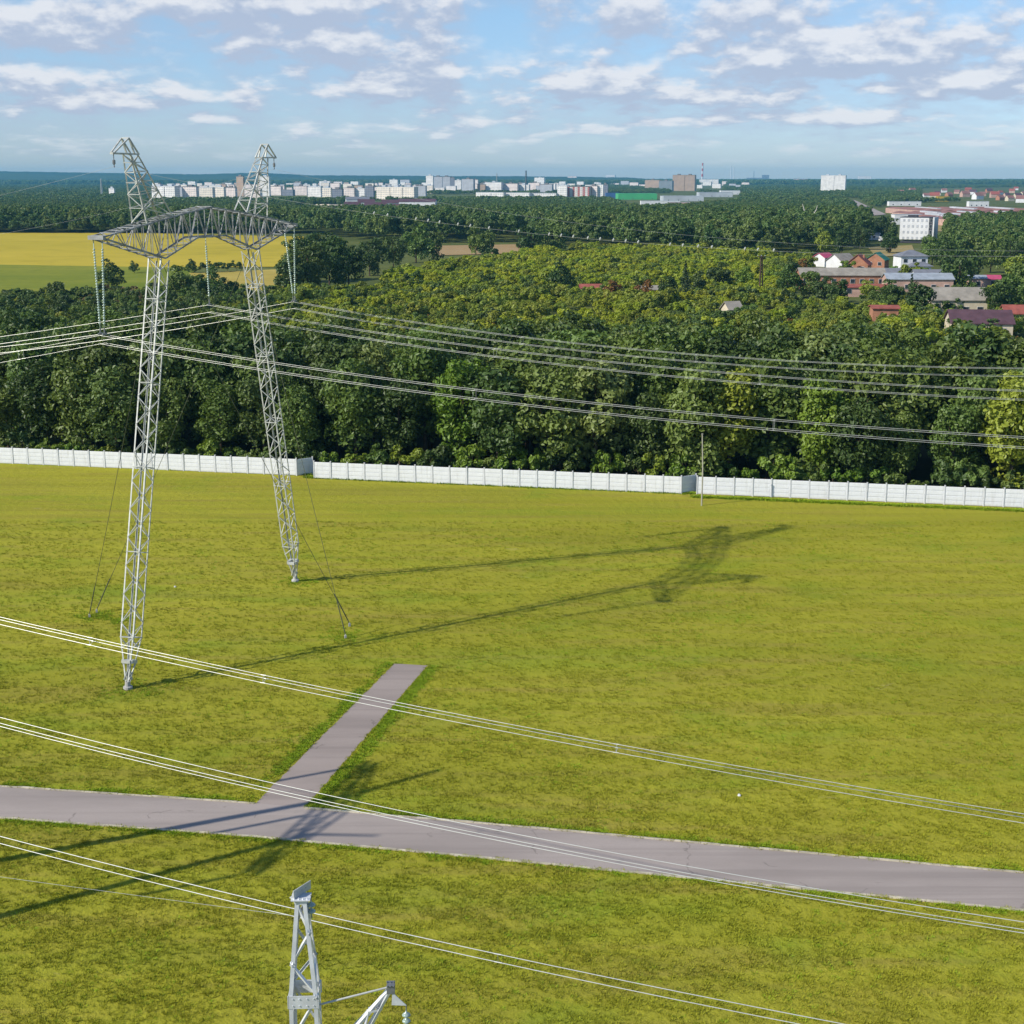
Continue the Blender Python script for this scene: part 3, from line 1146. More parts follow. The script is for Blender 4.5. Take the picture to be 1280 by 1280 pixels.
# clearings that stay open: fields, yards, buildings (ground polygons)
CLEAR = [gpoly(q) for q in (
    [(-260, 291), (372, 293), (372, 333), (185, 334), (-260, 327)],
    [(330, 262.8), (424, 262), (428, 270), (330, 270)],
    [(545, 303), (650, 302), (655, 317), (545, 319)],
    [(428, 253), (548, 252), (552, 268), (420, 270)],
    [(760, 243), (930, 240), (925, 252), (865, 262), (800, 265), (760, 252)],
    [(1110, 254), (1300, 250), (1300, 284), (1150, 290), (1120, 282)],
    [(1080, 284), (1180, 284), (1185, 318), (1080, 318)],
    [(1052, 248), (1072, 248), (1112, 270), (1082, 272)],
    [(180, 244), (540, 243), (600, 243), (765, 244), (765, 251), (540, 251.5), (180, 252.5)],
    [(1150, 236), (1290, 234), (1290, 252), (1150, 252)],
    [(838, 234), (905, 230), (905, 240), (838, 242)], [(1022, 236), (1060, 236), (1060, 241), (1022, 241)],
    [(985, 348), (1100, 347), (1105, 372), (1080, 380), (985, 380)], [(1098, 350), (1192, 350), (1195, 372), (1098, 376)],
    [(1152, 378), (1235, 376), (1240, 402), (1160, 404)], [(1020, 322), (1110, 322), (1112, 346), (1020, 346)], [(1108, 328), (1180, 328), (1185, 356), (1108, 356)],
    [(1205, 348), (1250, 348), (1255, 366), (1205, 366)],
    [(236, 338), (345, 335), (360, 352), (345, 372), (255, 362)],
)]


def sample(poly, spacing, grow=0.0, clear=True, jitter=1.0):
    poly = [np.array(p[:2]) for p in poly]
    P = np.array(poly)
    lo, hi = P.min(0), P.max(0)
    area = (hi[0] - lo[0]) * (hi[1] - lo[1])
    n = int(area / spacing ** 2)
    n = min(n, 900000)
    p = lo + rng.uniform(size=(n, 2)) * (hi - lo)
    m = inside(p, poly)
    p = p[m]
    if clear:
        for c in CLEAR:
            p = p[~inside(p, c)]
    if grow:
        D = np.hypot(p[:, 0], p[:, 1])
        keep = rng.uniform(size=len(p)) < np.minimum(1, (grow / D) ** 1.5)
        p = p[keep]
    return p


def with_z(p, z):
    return np.column_stack([p, np.full(len(p), z)])


wood_src = [bush_src('wood_tree', 900 + i * 7, 4.3, 5.8, 8.0, 16, 46, 1.05, M['leaf_wood'], low=-.6, rough=.3) for i in range(4)]
wood_pale = [bush_src('pale_wood_tree', 940, 4.6, 5.4, 7.4, 16, 46, 1.0, M['leaf_pale'], low=-.6, rough=.3), bush_src('bright_wood_tree', 947, 4.0, 5.0, 7.0, 15, 46, 1.0, M['leaf_mid'], low=-.6, rough=.3)]
wood_far = [bush_src('wood_clump', 960 + i * 7, 9.0, 5.0, 6.0, 20, 20, 2.6, M['leaf_wood'], low=-.4) for i in range(3)]
scrub_src = [bush_src('scrub_bush', 700 + i * 7, 2.3, 1.9, 1.9, 13, 46, .5, M['leaf_scrub'], low=-.4, rough=.3) for i in range(4)]
olive_src = [bush_src('olive_bush', 740 + i * 7, 2.3, 1.9, 1.9, 13, 46, .5, M['leaf_olive'], low=-.4, rough=.3) for i in range(3)]
brown_src = [bush_src('brown_bush', 770 + i * 7, 1.5, 1.1, 1.1, 9, 22, .6, M['leaf_brown'], low=-.3) for i in range(2)]

# woods, nearer part tree by tree, farther part in wider clumps
near_wood = gpoly([(-80, 290), (360, 291), (480, 305), (560, 303), (640, 303), (760, 312), (900, 319), (960, 324), (1010, 318), (1085, 306),
                   (1085, 276), (1040, 264), (1000, 256), (930, 256), (850, 261), (800, 266), (700, 259), (560, 256), (548, 270), (425, 270), (370, 262), (300, 260), (180, 258), (-80, 258)])
p = sample(near_wood, 7.2)
scatter('woods', with_z(p, -.3), rng.uniform(.75, 1.15, len(p)) * np.interp(p[:, 1], [900, 1500], [1.1, .62]), wood_src + wood_pale, 'dark mixed woods stretching between the scrub and the town', 'woods')
p = sample(gpoly([(-80, 286), (392, 289), (392, 292.5), (372, 291.8), (-80, 290.8)]), 4.2, clear=False)
scatter('field_edge_trees', with_z(p, -.3), rng.uniform(.45, .95, len(p)), wood_src, 'edge of the woods along the top of the yellow field', 'woods')
right_wood = gpoly([(1180, 330), (1178, 300), (1165, 289), (1300, 287), (1300, 334)])
p = sample(right_wood, 6.8)
scatter('woods_at_the_white_block', with_z(p, -.3), rng.uniform(.7, 1.05, len(p)), wood_src + wood_pale, 'dark woods right of the white four storey block', 'woods')
far_wood = gpoly([(-80, 258), (180, 258), (300, 260), (560, 256), (700, 259), (800, 266), (850, 261), (930, 256), (1000, 256), (1040, 264), (1085, 262), (1110, 256), (1300, 252), (1300, 232), (-80, 232)])
p = sample(far_wood, 11, grow=2200)
scatter('distant_woods', with_z(p, -.5), rng.uniform(.35, .8, len(p)), wood_far, 'hazy woods and trees around the distant town', 'woods')
hor_wood = gpoly([(-80, 232), (1300, 232), (1300, 226.6), (-80, 226.6)])
p = sample(hor_wood, 30, grow=6000)
scatter('horizon_woods', with_z(p, -.5), rng.uniform(1.2, 2.2, len(p)), wood_far, 'blue hazy woods along the horizon', 'woods')

green_src = [bush_src('green_bush', 720 + i * 7, 2.6, 2.5, 2.4, 14, 46, .55, M['leaf_mid'], low=-.6, rough=.3) for i in range(3)]
dark_src = [bush_src('dark_bush', 730 + i * 7, 2.6, 2.8, 2.6, 14, 46, .55, M['leaf_dark'], low=-.6, rough=.3) for i in range(2)]
rust_src = [bush_src('rusty_bush', 736, 2.0, 1.6, 1.6, 11, 40, .5, M['leaf_red'], low=-.4, rough=.3)]
ALL = scrub_src + olive_src + green_src + dark_src + rust_src        # 4 bright, 3 olive, 3 green, 2 dark, 1 rusty
KIND0 = [0, 4, 7, 10, 12]
KINDN = [4, 3, 3, 2, 1]


def lump(p, sc, ph):
    """smooth patchiness over the ground, about 0..1"""
    x, y = p[:, 0] / sc, p[:, 1] / sc / 2.2
    v = (np.sin(x + 1.7 * np.sin(y * .7 + ph) + ph) + np.sin(y * 1.3 + 1.4 * np.sin(x * .8 - ph)) + .7 * np.sin(2.3 * x - 1.9 * y + ph * 2)
         + .5 * np.sin(4.1 * y + 3.3 * x + ph * 3))
    return np.clip(.5 + v / 4.6, 0, 1)


def mixed_scrub(name, poly, spacing, weights, label, smin, smax):
    """weights: share of bright, olive, green, dark and rusty plants; patches of one kind grow together"""
    p = sample(poly, spacing)
    n = len(p)
    w = np.tile(np.array(weights, float), (n, 1))
    for k_ in range(5):
        w[:, k_] *= .25 + 2.2 * lump(p, 11 + 4 * k_, 1.3 * k_ + .4) ** 2
    w /= w.sum(1, keepdims=True)
    u = rng.uniform(size=(n, 1))
    kd = np.minimum((w.cumsum(1) < u).sum(1), 4)
    pick = np.array(KIND0)[kd] + (rng.uniform(size=n) * np.array(KINDN)[kd]).astype(int)
    scl = rng.uniform(smin, smax, n) * (.55 + .75 * lump(p, 7, 2.2)) * np.where(kd >= 2, .74, 1.0)
    # open ground shows in places
    keep = rng.uniform(size=n) < .30 + 1.2 * lump(p, 9, 5.1)
    scatter(name, with_z(p[keep], -.1), scl[keep], ALL, label, 'scrub', pick[keep])


mixed_scrub('yellow_green_scrub', gpoly([(470, 372), (500, 345), (640, 325), (760, 314), (870, 313), (960, 322), (1000, 334), (1000, 352), (960, 372), (900, 372), (780, 366), (640, 362), (560, 372)]), 2.7,
            (.72, .18, .08, .02, .002), 'yellow green scrub covering the slope behind the tree belt', .7, 1.4)
mixed_scrub('olive_scrub', gpoly([(330, 400), (345, 372), (420, 372), (470, 368), (560, 366), (640, 358), (780, 362), (900, 368), (960, 368), (985, 374), (1000, 394), (1300, 402), (1300, 430), (330, 440)]), 3.1,
            (.24, .50, .19, .05, .012), 'olive green low scrub and young trees just beyond the tree belt', .6, 1.25)
mixed_poly = gpoly([(960, 324), (1010, 320), (1030, 340), (1080, 346), (1180, 360), (1300, 345), (1300, 384), (1300, 402), (1000, 396), (960, 372)])
p = sample(mixed_poly, 4.6)
scatter('garden_greenery', with_z(p, -.1), rng.uniform(.4, .95, len(p)), scrub_src + olive_src + green_src, 'garden greenery between the houses', 'greenery')
left_poly = gpoly([(-80, 386), (60, 376), (190, 372), (340, 372), (350, 420), (-80, 440)])
p = sample(left_poly, 3.4)
scatter('field_edge_scrub', with_z(p, -.1), rng.uniform(.45, 1.0, len(p)), olive_src + green_src + dark_src, 'green scrub along the foot of the green field', 'scrub')
brown_poly = gpoly([(85, 388), (105, 371), (150, 367), (185, 371), (190, 390)])
p = sample(brown_poly, 1.9)
scatter('brown_weeds', with_z(p, -.05), rng.uniform(.7, 1.3, len(p)), brown_src, 'patch of dry brown weeds beyond the tree belt', 'weeds')

# grass blades of the lawn, thinning out with distance, longer and greener along the path and road edges
tufts = [tuft_src('grass_tuft', 20 + i, M['tuft'], 16, .11, .16, .012) for i in range(4)]
lush = [tuft_src('lush_tuft', 40 + i, M['lush'], 20, .11, .24, .020) for i in range(4)]
road_poly = [np.array(q) for q in ROAD_B] + [np.array(q) for q in ROAD_T[::-1]]
path_poly = [np.array(q) for q in PATH]
lawn_near = [np.array(q) for q in ((-25, 48), (25, 48), (58, 140), (-58, 140))]
p = sample(lawn_near, .15, clear=False)
D = np.hypot(p[:, 0], p[:, 1])
p = p[rng.uniform(size=len(p)) < np.minimum(1, (66 / D) ** 2.2)]
# clumped growth
cl = np.sin(p[:, 0] * 1.1 + np.sin(p[:, 1] * .7) * 2) * np.sin(p[:, 1] * 1.7 + np.sin(p[:, 0] * .5) * 2)
p = p[rng.uniform(size=len(p)) < .55 + .45 * cl]
p = p[~inside(p, road_poly)]
p = p[~inside(p, path_poly)]
p_fence = []
for s_ in np.linspace(-64, 64, 5200):
    q_ = fence_pt(s_, -abs(rng.normal()) * .28 - .1 + (-1.6 if s_ > 20.5 else 0) + (1.6 if s_ < -24.5 else 0))
    p_fence.append(q_)
scatter('fence_weeds', with_z(np.array(p_fence), 0), rng.uniform(.8, 2.2, len(p_fence)), lush, 'uncut weeds along the foot of the white fence', 'weeds')
scatter('grass', with_z(p, 0), rng.uniform(.5, 1.25, len(p)), tufts, 'mown yellowish green grass of the lawn', 'grass')


def along(a, b, n, side, wid):
    a, b = np.array(a), np.array(b)
    t = rng.uniform(size=n)
    d = (b - a) / np.linalg.norm(b - a)
    nn = np.array([-d[1], d[0]]) * side
    q = np.abs(rng.normal(size=n)) * wid
    return a + (b - a) * t[:, None] + nn * (q[:, None] + .20)


vp = [along(PATH[0], PATH[3], 3600, 1, .32), along(PATH[1], PATH[2], 3600, -1, .36),
      along(ROAD_T[1], PATH[0], 1170, 1, .25), along(PATH[1], ROAD_T[3], 900, 1, .25), along(ROAD_T[3], ROAD_T[4], 1530, 1, .25),
      along(ROAD_B[1], ROAD_B[2], 585, -1, .25), along(ROAD_B[2], ROAD_B[3], 585, -1, .25), along(ROAD_B[3], ROAD_B[4], 990, -1, .25)]
for cx, cy, rr, n in ((-25.6, 91.6, .9, 500), (-18.3, 117.9, .8, 300), (-33.0, 107.6, .8, 300), (-12.3, 103.0, .9, 400), (-31.5, 107.0, .7, 250)):
    vp.append(np.column_stack([cx + rng.normal(size=n) * rr * 1.2, cy + rng.normal(size=n) * rr]))
p = np.concatenate(vp)
p = p[~inside(p, road_poly)]
p = p[~inside(p, path_poly)]
p = p[rng.uniform(size=len(p)) < 1.4 * lump(p, .9, 3.3) ** 1.5]
scatter('verge_grass', with_z(p, 0), rng.uniform(.35, 1.0, len(p)), lush, 'lush green uncut grass along the path and road edges', 'grass')

# taller clumps and weeds dotted over the lawn
p = sample(lawn_near, .42, clear=False)
p = p[rng.uniform(size=len(p)) < .9 * np.clip(lump(p, 2.3, 7.7) - .42, 0, 1)]
D = np.hypot(p[:, 0], p[:, 1])
p = p[rng.uniform(size=len(p)) < np.minimum(1, (70 / D) ** 1.5)]
p = p[~inside(p, road_poly)]
p = p[~inside(p, path_poly)]
scatter('taller_grass', with_z(p, 0), rng.uniform(.35, 1.0, len(p)), lush, 'scattered taller green tufts in the lawn', 'grass')

# ------------------------------------------------------------------ concrete fence
HP, PW = 2.0, 2.02


def panel_mesh():
    mb = MB()
    for k in range(4):
        mb.box((0, 0, .03 + .485 * k + .24), (PW - .13, .055, .465))
    mb.box((0, .012, .97), (PW - .13, .03, 1.90))
    for k in range(4):
        mb.box((0, -.034, .03 + .485 * k + .24), (PW - .35, .02, .36))
    o = mb.build('panel', M['fence'])
    me = o.data
    bpy.data.objects.remove(o)
    mb = MB()
    mb.box((0, 0, 1.0), (.13, .16, 2.1))
    mb.box((0, 0, 2.07), (.16, .19, .05))
    o = mb.build('post', M['fence_post'])
    mp = o.data
    bpy.data.objects.remove(o)
    return me, mp


PANEL, POST = panel_mesh()


def fence_run(start, n, back, label):
    """n panels from start along the fence line, then `back` panels turned 30 degrees behind it"""
    a = np.array(start)
    root = empty('concrete_fence', (a[0], a[1], 0))
    ang = math.atan2(FD[1], FD[0])
    segs = []
    q = a.copy()
    for i in range(n):
        segs.append((q.copy(), ang))
        q = q + FD * PW
    if back:
        segs.append((q.copy(), math.radians(31)))
        q = q + np.array([math.cos(math.radians(31)), math.sin(math.radians(31))]) * PW
    posts = [s[0] for s in segs] + [q]
    for i, (s, an) in enumerate(segs):
        o = bpy.data.objects.new('panel', PANEL)
        col.objects.link(o)
        o.parent = root
        m = s + np.array([math.cos(an), math.sin(an)]) * PW / 2 - a
        dz = random.uniform(-.02, .02)
        o.location = (m[0], m[1], dz)
        o.rotation_euler = (random.uniform(-.008, .008), 0, an + random.uniform(-.012, .012))
    for i, s in enumerate(posts):
        o = bpy.data.objects.new('post', POST)
        col.objects.link(o)
        o.parent = root
        o.location = (s[0] - a[0], s[1] - a[1], random.uniform(-.02, .02))
        o.rotation_euler = (random.uniform(-.01, .01), random.uniform(-.01, .01), ang)
    tag(root, label, 'fence', 'runs of white concrete fence')
    return q


e1 = G(371, 594.5)[:2]
n1 = 22
fence_run(e1 - FD * PW * n1, n1, True, 'white concrete panel fence, the stretch behind the two pylon masts')
s2 = G(393, 598)[:2]
e2 = G(857, 614.5)[:2]
n2 = int(round(np.linalg.norm(e2 - s2) / PW))
fence_run(s2, n2, True, 'white concrete panel fence, the middle stretch between its two gaps')
s3 = G(871, 617.5)[:2]
fence_run(s3, 20, False, 'white concrete panel fence, the stretch right of the thin grey pole')

# thin pole by the fence
mb = MB()
p = G(877, 632)
mb.tube([(0, 0, -.2), (0, 0, 4), (-.16, 0, 7.7)], [.085, .075, .06], 8)
mb.box((-.16, 0, 7.74), (.16, .16, .08))
tag(mb.build('thin_pole', M['polegrey'], loc=p), 'thin pale grey pole standing before the white fence', 'pole')

# brown twin pole in the scrub
p = G(949, 374)
rt = empty('wooden_pole', p)
mb = MB()
mb.tube([(0, 0, -.2), (.05, 0, 12.6)], [.26, .18], 8)
mb.build('pole', M['wood'], rt)
mb = MB()
mb.tube([(1.0, .4, -.2), (.45, .1, 12.0)], [.22, .16], 8)
mb.build('brace_pole', M['wood'], rt)
mb = MB()
mb.box((.1, -.2, 12.1), (2.4, .16, .18))
mb.build('crossarm', M['wood'], rt)
for dx in (-.95, 0.1, 1.15):
    mb = MB()
    mb.tube([(dx, -.2, 12.2), (dx, -.2, 12.3), (dx, -.2, 12.42), (dx, -.2, 12.55)], [.05, .11, .09, .04], 8)
    mb.build('insulator', M['glass_ins'], rt)
tag(rt, 'dark brown double wooden pole rising out of the scrub', 'utility pole')

# ------------------------------------------------------------------ the portal pylon
PC = np.array([-22.52, 105.9, 0.0])


def P(t, z, wv=0.0):
    return PC + U * t + W * wv + Z * z


pyl = empty('portal_pylon', PC)


def rel(p):
    return np.array(p) - PC


def lattice_mast(base, top, half, n, taper=3.2):
    """square lattice mast that comes to a point at its foot"""
    base, top = np.array(base, float), np.array(top, float)
    ax = (top - base)
    L = np.linalg.norm(ax)
    ax /= L
    e1 = U - ax * (U @ ax)
    e1 /= np.linalg.norm(e1)
    e2 = np.cross(ax, e1)
    mb = MB()
    cs = [(-1, -1), (1, -1), (1, 1), (-1, 1)]

    def pt(s, i, hw):
        return base + ax * s + (e1 * cs[i][0] + e2 * cs[i][1]) * hw
    z0 = taper
    for i in range(4):
        inn = -(e1 * cs[i][0] + e2 * cs[i][1])
        mb.angle(pt(z0, i, half), pt(L, i, half), .10, inn, .02)
        mb.angle(pt(.15, i, .14), pt(z0, i, half), .10, inn, .02)
    step = (L - z0) / n
    for k in range(n):
        s0, s1 = z0 + k * step, z0 + (k + 1) * step
        for i in range(4):
            j = (i + 1) % 4
            a, b = (i, j) if (k + i) % 2 == 0 else (j, i)
            sm = s0
            mb.bar(pt(s0, a, half), pt(s1, b, half), .045)
            if k % 6 == 5 or k == 0:
                mb.bar(pt(s0 if k == 0 else s1, i, half), pt(s0 if k == 0 else s1, j, half), .06)
    for i in range(4):
        j = (i + 1) % 4
        mb.bar(pt(.75 * taper, i, .14 + (half - .14) * .74), pt(taper, j, half), .07)
        h1 = .14 + (half - .14) * .45
        mb.bar(pt(.45 * taper + .1, i, h1), pt(.45 * taper + .1, j, h1), .22)
        mb.bar(pt(.3, i, .2), pt(.45 * taper, j, h1), .06)
    return mb, base, ax


MAST_TOPS = {}
for nm, bt, bw, tt in (('near', -14.93, 1.15, -6.35), ('far', 12.5, -.26, 6.6)):
    base = P(bt, .35, bw)
    top = P(tt, 28.5)
    mb, b0, ax = lattice_mast(base, top, .53, 27)
    mast = mb.build('mast', M['galv'], pyl, loc=None)
    mast.data.transform(Matrix.Translation(Vector(-PC)))
    mb = MB()
    mb.tube([P(bt, -.3, bw), P(bt, .18, bw), P(bt, .22, bw), P(bt, .52, bw)], [.34, .32, .20, .17], 12)
    fo = mb.build('foot', M['concrete'], mast)
    fo.data.transform(Matrix.Translation(Vector(-PC)))
    MAST_TOPS[nm] = top

# cross beam: a deep truss that drops to the two mast heads
TOPL = [(-13.4, 30.32, .55), (-7.1, 31.15, .62), (-3.5, 31.6, .62), (0, 31.95, .62), (3.5, 31.6, .62), (7.3, 31.15, .62), (13.5, 30.32, .55)]
BOTL = [(-13.4, 30.12, .55), (-6.35, 28.5, .58), (-2.0, 29.75, .6), (2.0, 29.75, .6), (6.6, 28.5, .58), (13.5, 30.12, .55)]


def interp(tab, t):
    ts = [a[0] for a in tab]
    return np.interp(t, ts, [a[1] for a in tab]), np.interp(t, ts, [a[2] for a in tab])


mb = MB()
for tab, ww in ((TOPL, .095), (BOTL, .11)):
    for a, b in zip(tab[:-1], tab[1:]):
        for sgn in (-1, 1):
            mb.angle(P(a[0], a[1], sgn * a[2]), P(b[0], b[1], sgn * b[2]), ww, -W * sgn + Z * (1 if tab is BOTL else -1), .03)
ts = np.linspace(-13.2, 13.2, 27)
for k, t in enumerate(ts):
    zt, wt_ = interp(TOPL, t)
    zb, wb = interp(BOTL, t)
    mb.bar(P(t, zt, -wt_), P(t, zt, wt_), .05)
    mb.bar(P(t, zb, -wb), P(t, zb, wb), .065)
    if k < len(ts) - 1:
        t2 = ts[k + 1]
        zt2, wt2 = interp(TOPL, t2)
        zb2, wb2 = interp(BOTL, t2)
        for sgn in (-1, 1):
            if k % 2 == 0:
                mb.bar(P(t, zb, sgn * wb), P(t2, zt2, sgn * wt2), .05)
            else:
                mb.bar(P(t, zt, sgn * wt_), P(t2, zb2, sgn * wb2), .05)
            if zt - zb > 1.2:
                mb.bar(P(t, zb, sgn * wb), P(t, zt, sgn * wt_), .045)
        mb.bar(P(t, zt, -wt_ if k % 2 else wt_), P(t2, zt2, wt2 if k % 2 else -wt2), .045)
        mb.bar(P(t, zb, -wb if k % 2 else wb), P(t2, zb2, wb2 if k % 2 else -wb2), .045)
for sgn in (-1, 1):
    mb.box(P(sgn * 13.45, 30.22), (1.15, .32, .26), math.atan2(W2[1], W2[0]))
beam = mb.build('beam', M['galv_shaded'], pyl)
beam.data.transform(Matrix.Translation(Vector(-PC)))


def peak(sg):
    """leaning lattice horn that carries the earth wire, its triangular bracket turned outwards"""
    mb = MB()
    b0, b1 = 5.2, 8.5
    t0, t1 = 8.55, 9.55
    zb, zt = 31.35, 35.5
    lo = [(b0, 31.42, -.6), (b1, 31.0, -.6), (b1, 31.0, .6), (b0, 31.42, .6)]
    hi = [(t0, zt, -.30), (t1, zt, -.30), (t1, zt, .30), (t0, zt, .30)]
    A = [P(sg * q[0], q[1], q[2]) for q in lo]
    B = [P(sg * q[0], q[1], q[2]) for q in hi]
    cen = sum(A) / 4
    for i in range(4):
        mb.angle(A[i], B[i], .10, cen - A[i], .02)
    n = 6
    fr = [0, .22, .42, .59, .74, .88, 1]
    for k in range(n):
        for i in range(4):
            j = (i + 1) % 4
            a0 = A[i] + (B[i] - A[i]) * fr[k]
            b1_ = A[j] + (B[j] - A[j]) * fr[k + 1]
            a1 = A[i] + (B[i] - A[i]) * fr[k + 1]
            b0_ = A[j] + (B[j] - A[j]) * fr[k]
            if (k + i) % 2:
                mb.bar(a0, b1_, .055)
            else:
                mb.bar(b0_, a1, .055)
            mb.bar(a1, b1_, .045)
    # triangular bracket
    ends = [P(sg * 11.15, 35.55, -.12), P(sg * 11.15, 35.55, .12)]
    apex = [P(sg * 9.55, 36.55, -.28), P(sg * 9.55, 36.55, .28)]
    for e, a, s_ in zip(ends, apex, (-.30, .30)):
        mb.bar(e, P(sg * 8.55, 35.52, s_), .10)
        mb.bar(e, a, .085)
        mb.bar(a, P(sg * 9.0, 35.5, s_), .09)
        mb.bar(a, P(sg * 8.5, 35.5, s_), .085)
    mb.bar(ends[0], ends[1], .14)
    mb.bar(apex[0], apex[1], .08)
    o = mb.build('horn', M['galv'], pyl)
    o.data.transform(Matrix.Translation(Vector(-PC)))
    # earth wire clamp hanging from the bracket
    mb = MB()
    e = P(sg * 11.0, 35.5)
    mb.tube([e, e - Z * .35, e - Z * .4, e - Z * .62, e - Z * .68, e - Z * .85], [.03, .03, .10, .10, .03, .05], 8)
    c = mb.build('earth_wire_clamp', M['fitting'], o)
    c.data.transform(Matrix.Translation(Vector(-PC)))


peak(-1)
peak(1)
# guys
ANCH = [G(112, 772), G(121, 766), G(432, 798), G(437, 783)]
for an, (tt, zz) in zip(ANCH, ((-6.4, 28.7), (6.6, 28.7), (6.6, 28.7), (-6.4, 28.7))):
    mb = MB()
    a, b = P(tt, zz), an + Z * .25
    pts = [a + (b - a) * s - Z * 1.0 * (s * (1 - s)) for s in np.linspace(0, 1, 10)]
    mb.tube(pts, .02, 5)
    d = (a - b) / np.linalg.norm(a - b)
    mb.tube([b, b + d * .5, b + d * 2.6, b + d * 2.8], [.03, .045, .045, .02], 6)
    o = mb.build('guy_wire', M['guy'], pyl)
    o.data.transform(Matrix.Translation(Vector(-PC)))
    mb = MB()
    mb.box(an + Z * .12, (.16, .14, .24), .3)
    mb.tube([an + Z * .2, an + Z * .34], [.05, .04], 8)
    k_ = mb.build('guy_anchor', M['concrete'], o)
    k_.data.transform(Matrix.Translation(Vector(-PC)))
tag(pyl, 'tall galvanised lattice portal pylon with two leaning masts and a deep cross beam', 'pylon')


def string_pts(a, b, disc=.085, pitch=.17, rod=.03):
    """cap and pin glass discs from a to b"""
    a, b = np.array(a, float), np.array(b, float)
    L = np.linalg.norm(b - a)
    d = (b - a) / L
    pts, rad = [a], [rod]
    s = .55
    while s < L - .35:
        for q, r in ((0, rod), (.02, disc), (.075, disc * .85), (.1, rod * 1.3)):
            pts.append(a + d * (s + q))
            rad.append(r)
        s += pitch
    pts.append(b)
    rad.append(rod)
    return pts, rad


def insulator(a, b, label, origin):
    root = empty('insulator_string', origin)
    o3 = np.array(origin)
    L = np.linalg.norm(np.array(b) - np.array(a))
    pts, rad = string_pts(np.array(a) - o3, np.array(b) - o3)
    mb = MB()
    mb.tube(pts, rad, 10)
    mb.build('glass_discs', M['glass_ins'], root, smooth=True)
    mb = MB()
    mb.tube([np.array(b) - o3 + Z * .05, np.array(b) - o3 - Z * .3], [.05, .05], 6)
    mb.box(np.array(b) - o3 - Z * .34, (.5, .08, .12), math.atan2(U2[1], U2[0]))
    mb.build('clamp', M['fitting'], root)
    tag(root, label, 'insulator', 'glass insulator strings on the portal pylon')


zI = 24.35
insulator(P(-13.35, 30.05, -.34), P(-13.5, zI, -.16), 'green glass insulator string, left one of the pair at the beam end nearest the camera', P(-13.35, 30.05, -.34))
insulator(P(-13.35, 30.05, .34), P(-13.5, zI, .16), 'green glass insulator string, right one of the pair at the beam end nearest the camera', P(-13.35, 30.05, .34))
insulator(P(0, 29.65), P(.1, 25.15), 'single green glass insulator string under the middle of the pylon beam', P(0, 29.65))
insulator(P(13.1, 30.05, -.40), P(13.55, zI, -.05), 'green glass insulator string, left one of the pair at the far beam end', P(13.1, 30.05, -.40))
insulator(P(13.3, 30.0, .40), P(13.6, zI, .1), 'green glass insulator string, right one of the pair at the far beam end', P(13.3, 30.0, .40))


# ------------------------------------------------------------------ wires
def curve(org, right, left, kr, kl, zoff=0.0, uoff=0.0, n=46):
    """points of a wire through org along the line direction; right/left = (z0, slope, bend)"""
    pts = []
    for k in np.concatenate([np.linspace(-kl, 0, n // 3), np.linspace(0, kr, n)[1:]]):
        c = right if k >= 0 else left
        kk = abs(k)
        z = c[0] + c[1] * kk + c[2] * kk * kk
        pts.append(np.array([org[0], org[1], 0]) + W * k + U * uoff + Z * (z + zoff))
    return pts


def bundle(name, org, right, left, kr, kl, offs, rad, spac, label, group, spc_r=.007):
    root = empty(name, (org[0], org[1], right[0]))
    o3 = np.array([org[0], org[1], right[0]])
    for du, dz in offs:
        mb = MB()
        mb.tube([q - o3 for q in curve(org, right, left, kr, kl, dz, du)], rad, 6)
        mb.build('conductor', M['wire'], root)
    for k in spac:
        c = right if k >= 0 else left
        z = c[0] + c[1] * abs(k) + c[2] * k * k
        p = np.array([org[0], org[1], 0]) + W * k + Z * z - o3
        mb = MB()
        for (a, b), (c_, d_) in zip(offs, offs[1:] + offs[:1]):
            mb.bar(p + U * a + Z * b, p + U * c_ + Z * d_, spc_r * 2)
        for a, b in offs:
            mb.tube([p + U * a + Z * b - W * .12, p + U * a + Z * b + W * .12], rad * 1.5, 6)
        mb.build('spacer', M['wire'], root)
    return tag(root, label, 'power cable', group)


SQ = [(-.27, .0), (.27, .0), (.27, -.55), (-.27, -.55)]
gq = 'conductor bundles on the portal pylon'
bundle('conductor_bundle', P(-13.55, 0), (23.95, -.118, .00100), (23.95, -.205, .0012), 125, 60, SQ, .0105, (26, 44, -6.5), 'bundle of conductors hung from the beam end nearest the camera', gq)
bundle('conductor_bundle', P(.1, 0), (24.80, -.1355, .00123), (24.80, -.172, .0006), 125, 70, SQ, .0105, (22.5, 41), 'bundle of conductors hung from the middle of the pylon beam', gq)
bundle('conductor_bundle', P(13.6, 0), (23.95, -.1427, .00153), (23.95, -.20, .0012), 105, 75, SQ, .0105, (20, 34, 48), 'bundle of conductors hung from the far end of the pylon beam', gq)


def earth_wire(org, right, left, kr, kl, rad, label, marks=()):
    root = empty('earth_wire', (org[0], org[1], right[0]))
    o3 = np.array([org[0], org[1], right[0]])
    mb = MB()
    mb.tube([q - o3 for q in curve(org, right, left, kr, kl)], rad, 5)
    mb.build('cable', M['wire_grey'], root)
    for k in marks:
        z = right[0] + right[1] * k + right[2] * k * k
        p = np.array([org[0], org[1], 0]) + W * k + Z * z - o3
        mb = MB()
        mb.tube([p - Z * .03, p + Z * .05, p + Z * .11 + W * .04, p + Z * .16 + W * .02], [.035, .055, .045, .015], 7)
        mb.build('marker', M['wire'], root)
    tag(root, label, 'earth wire', 'earth wires on the portal pylon')


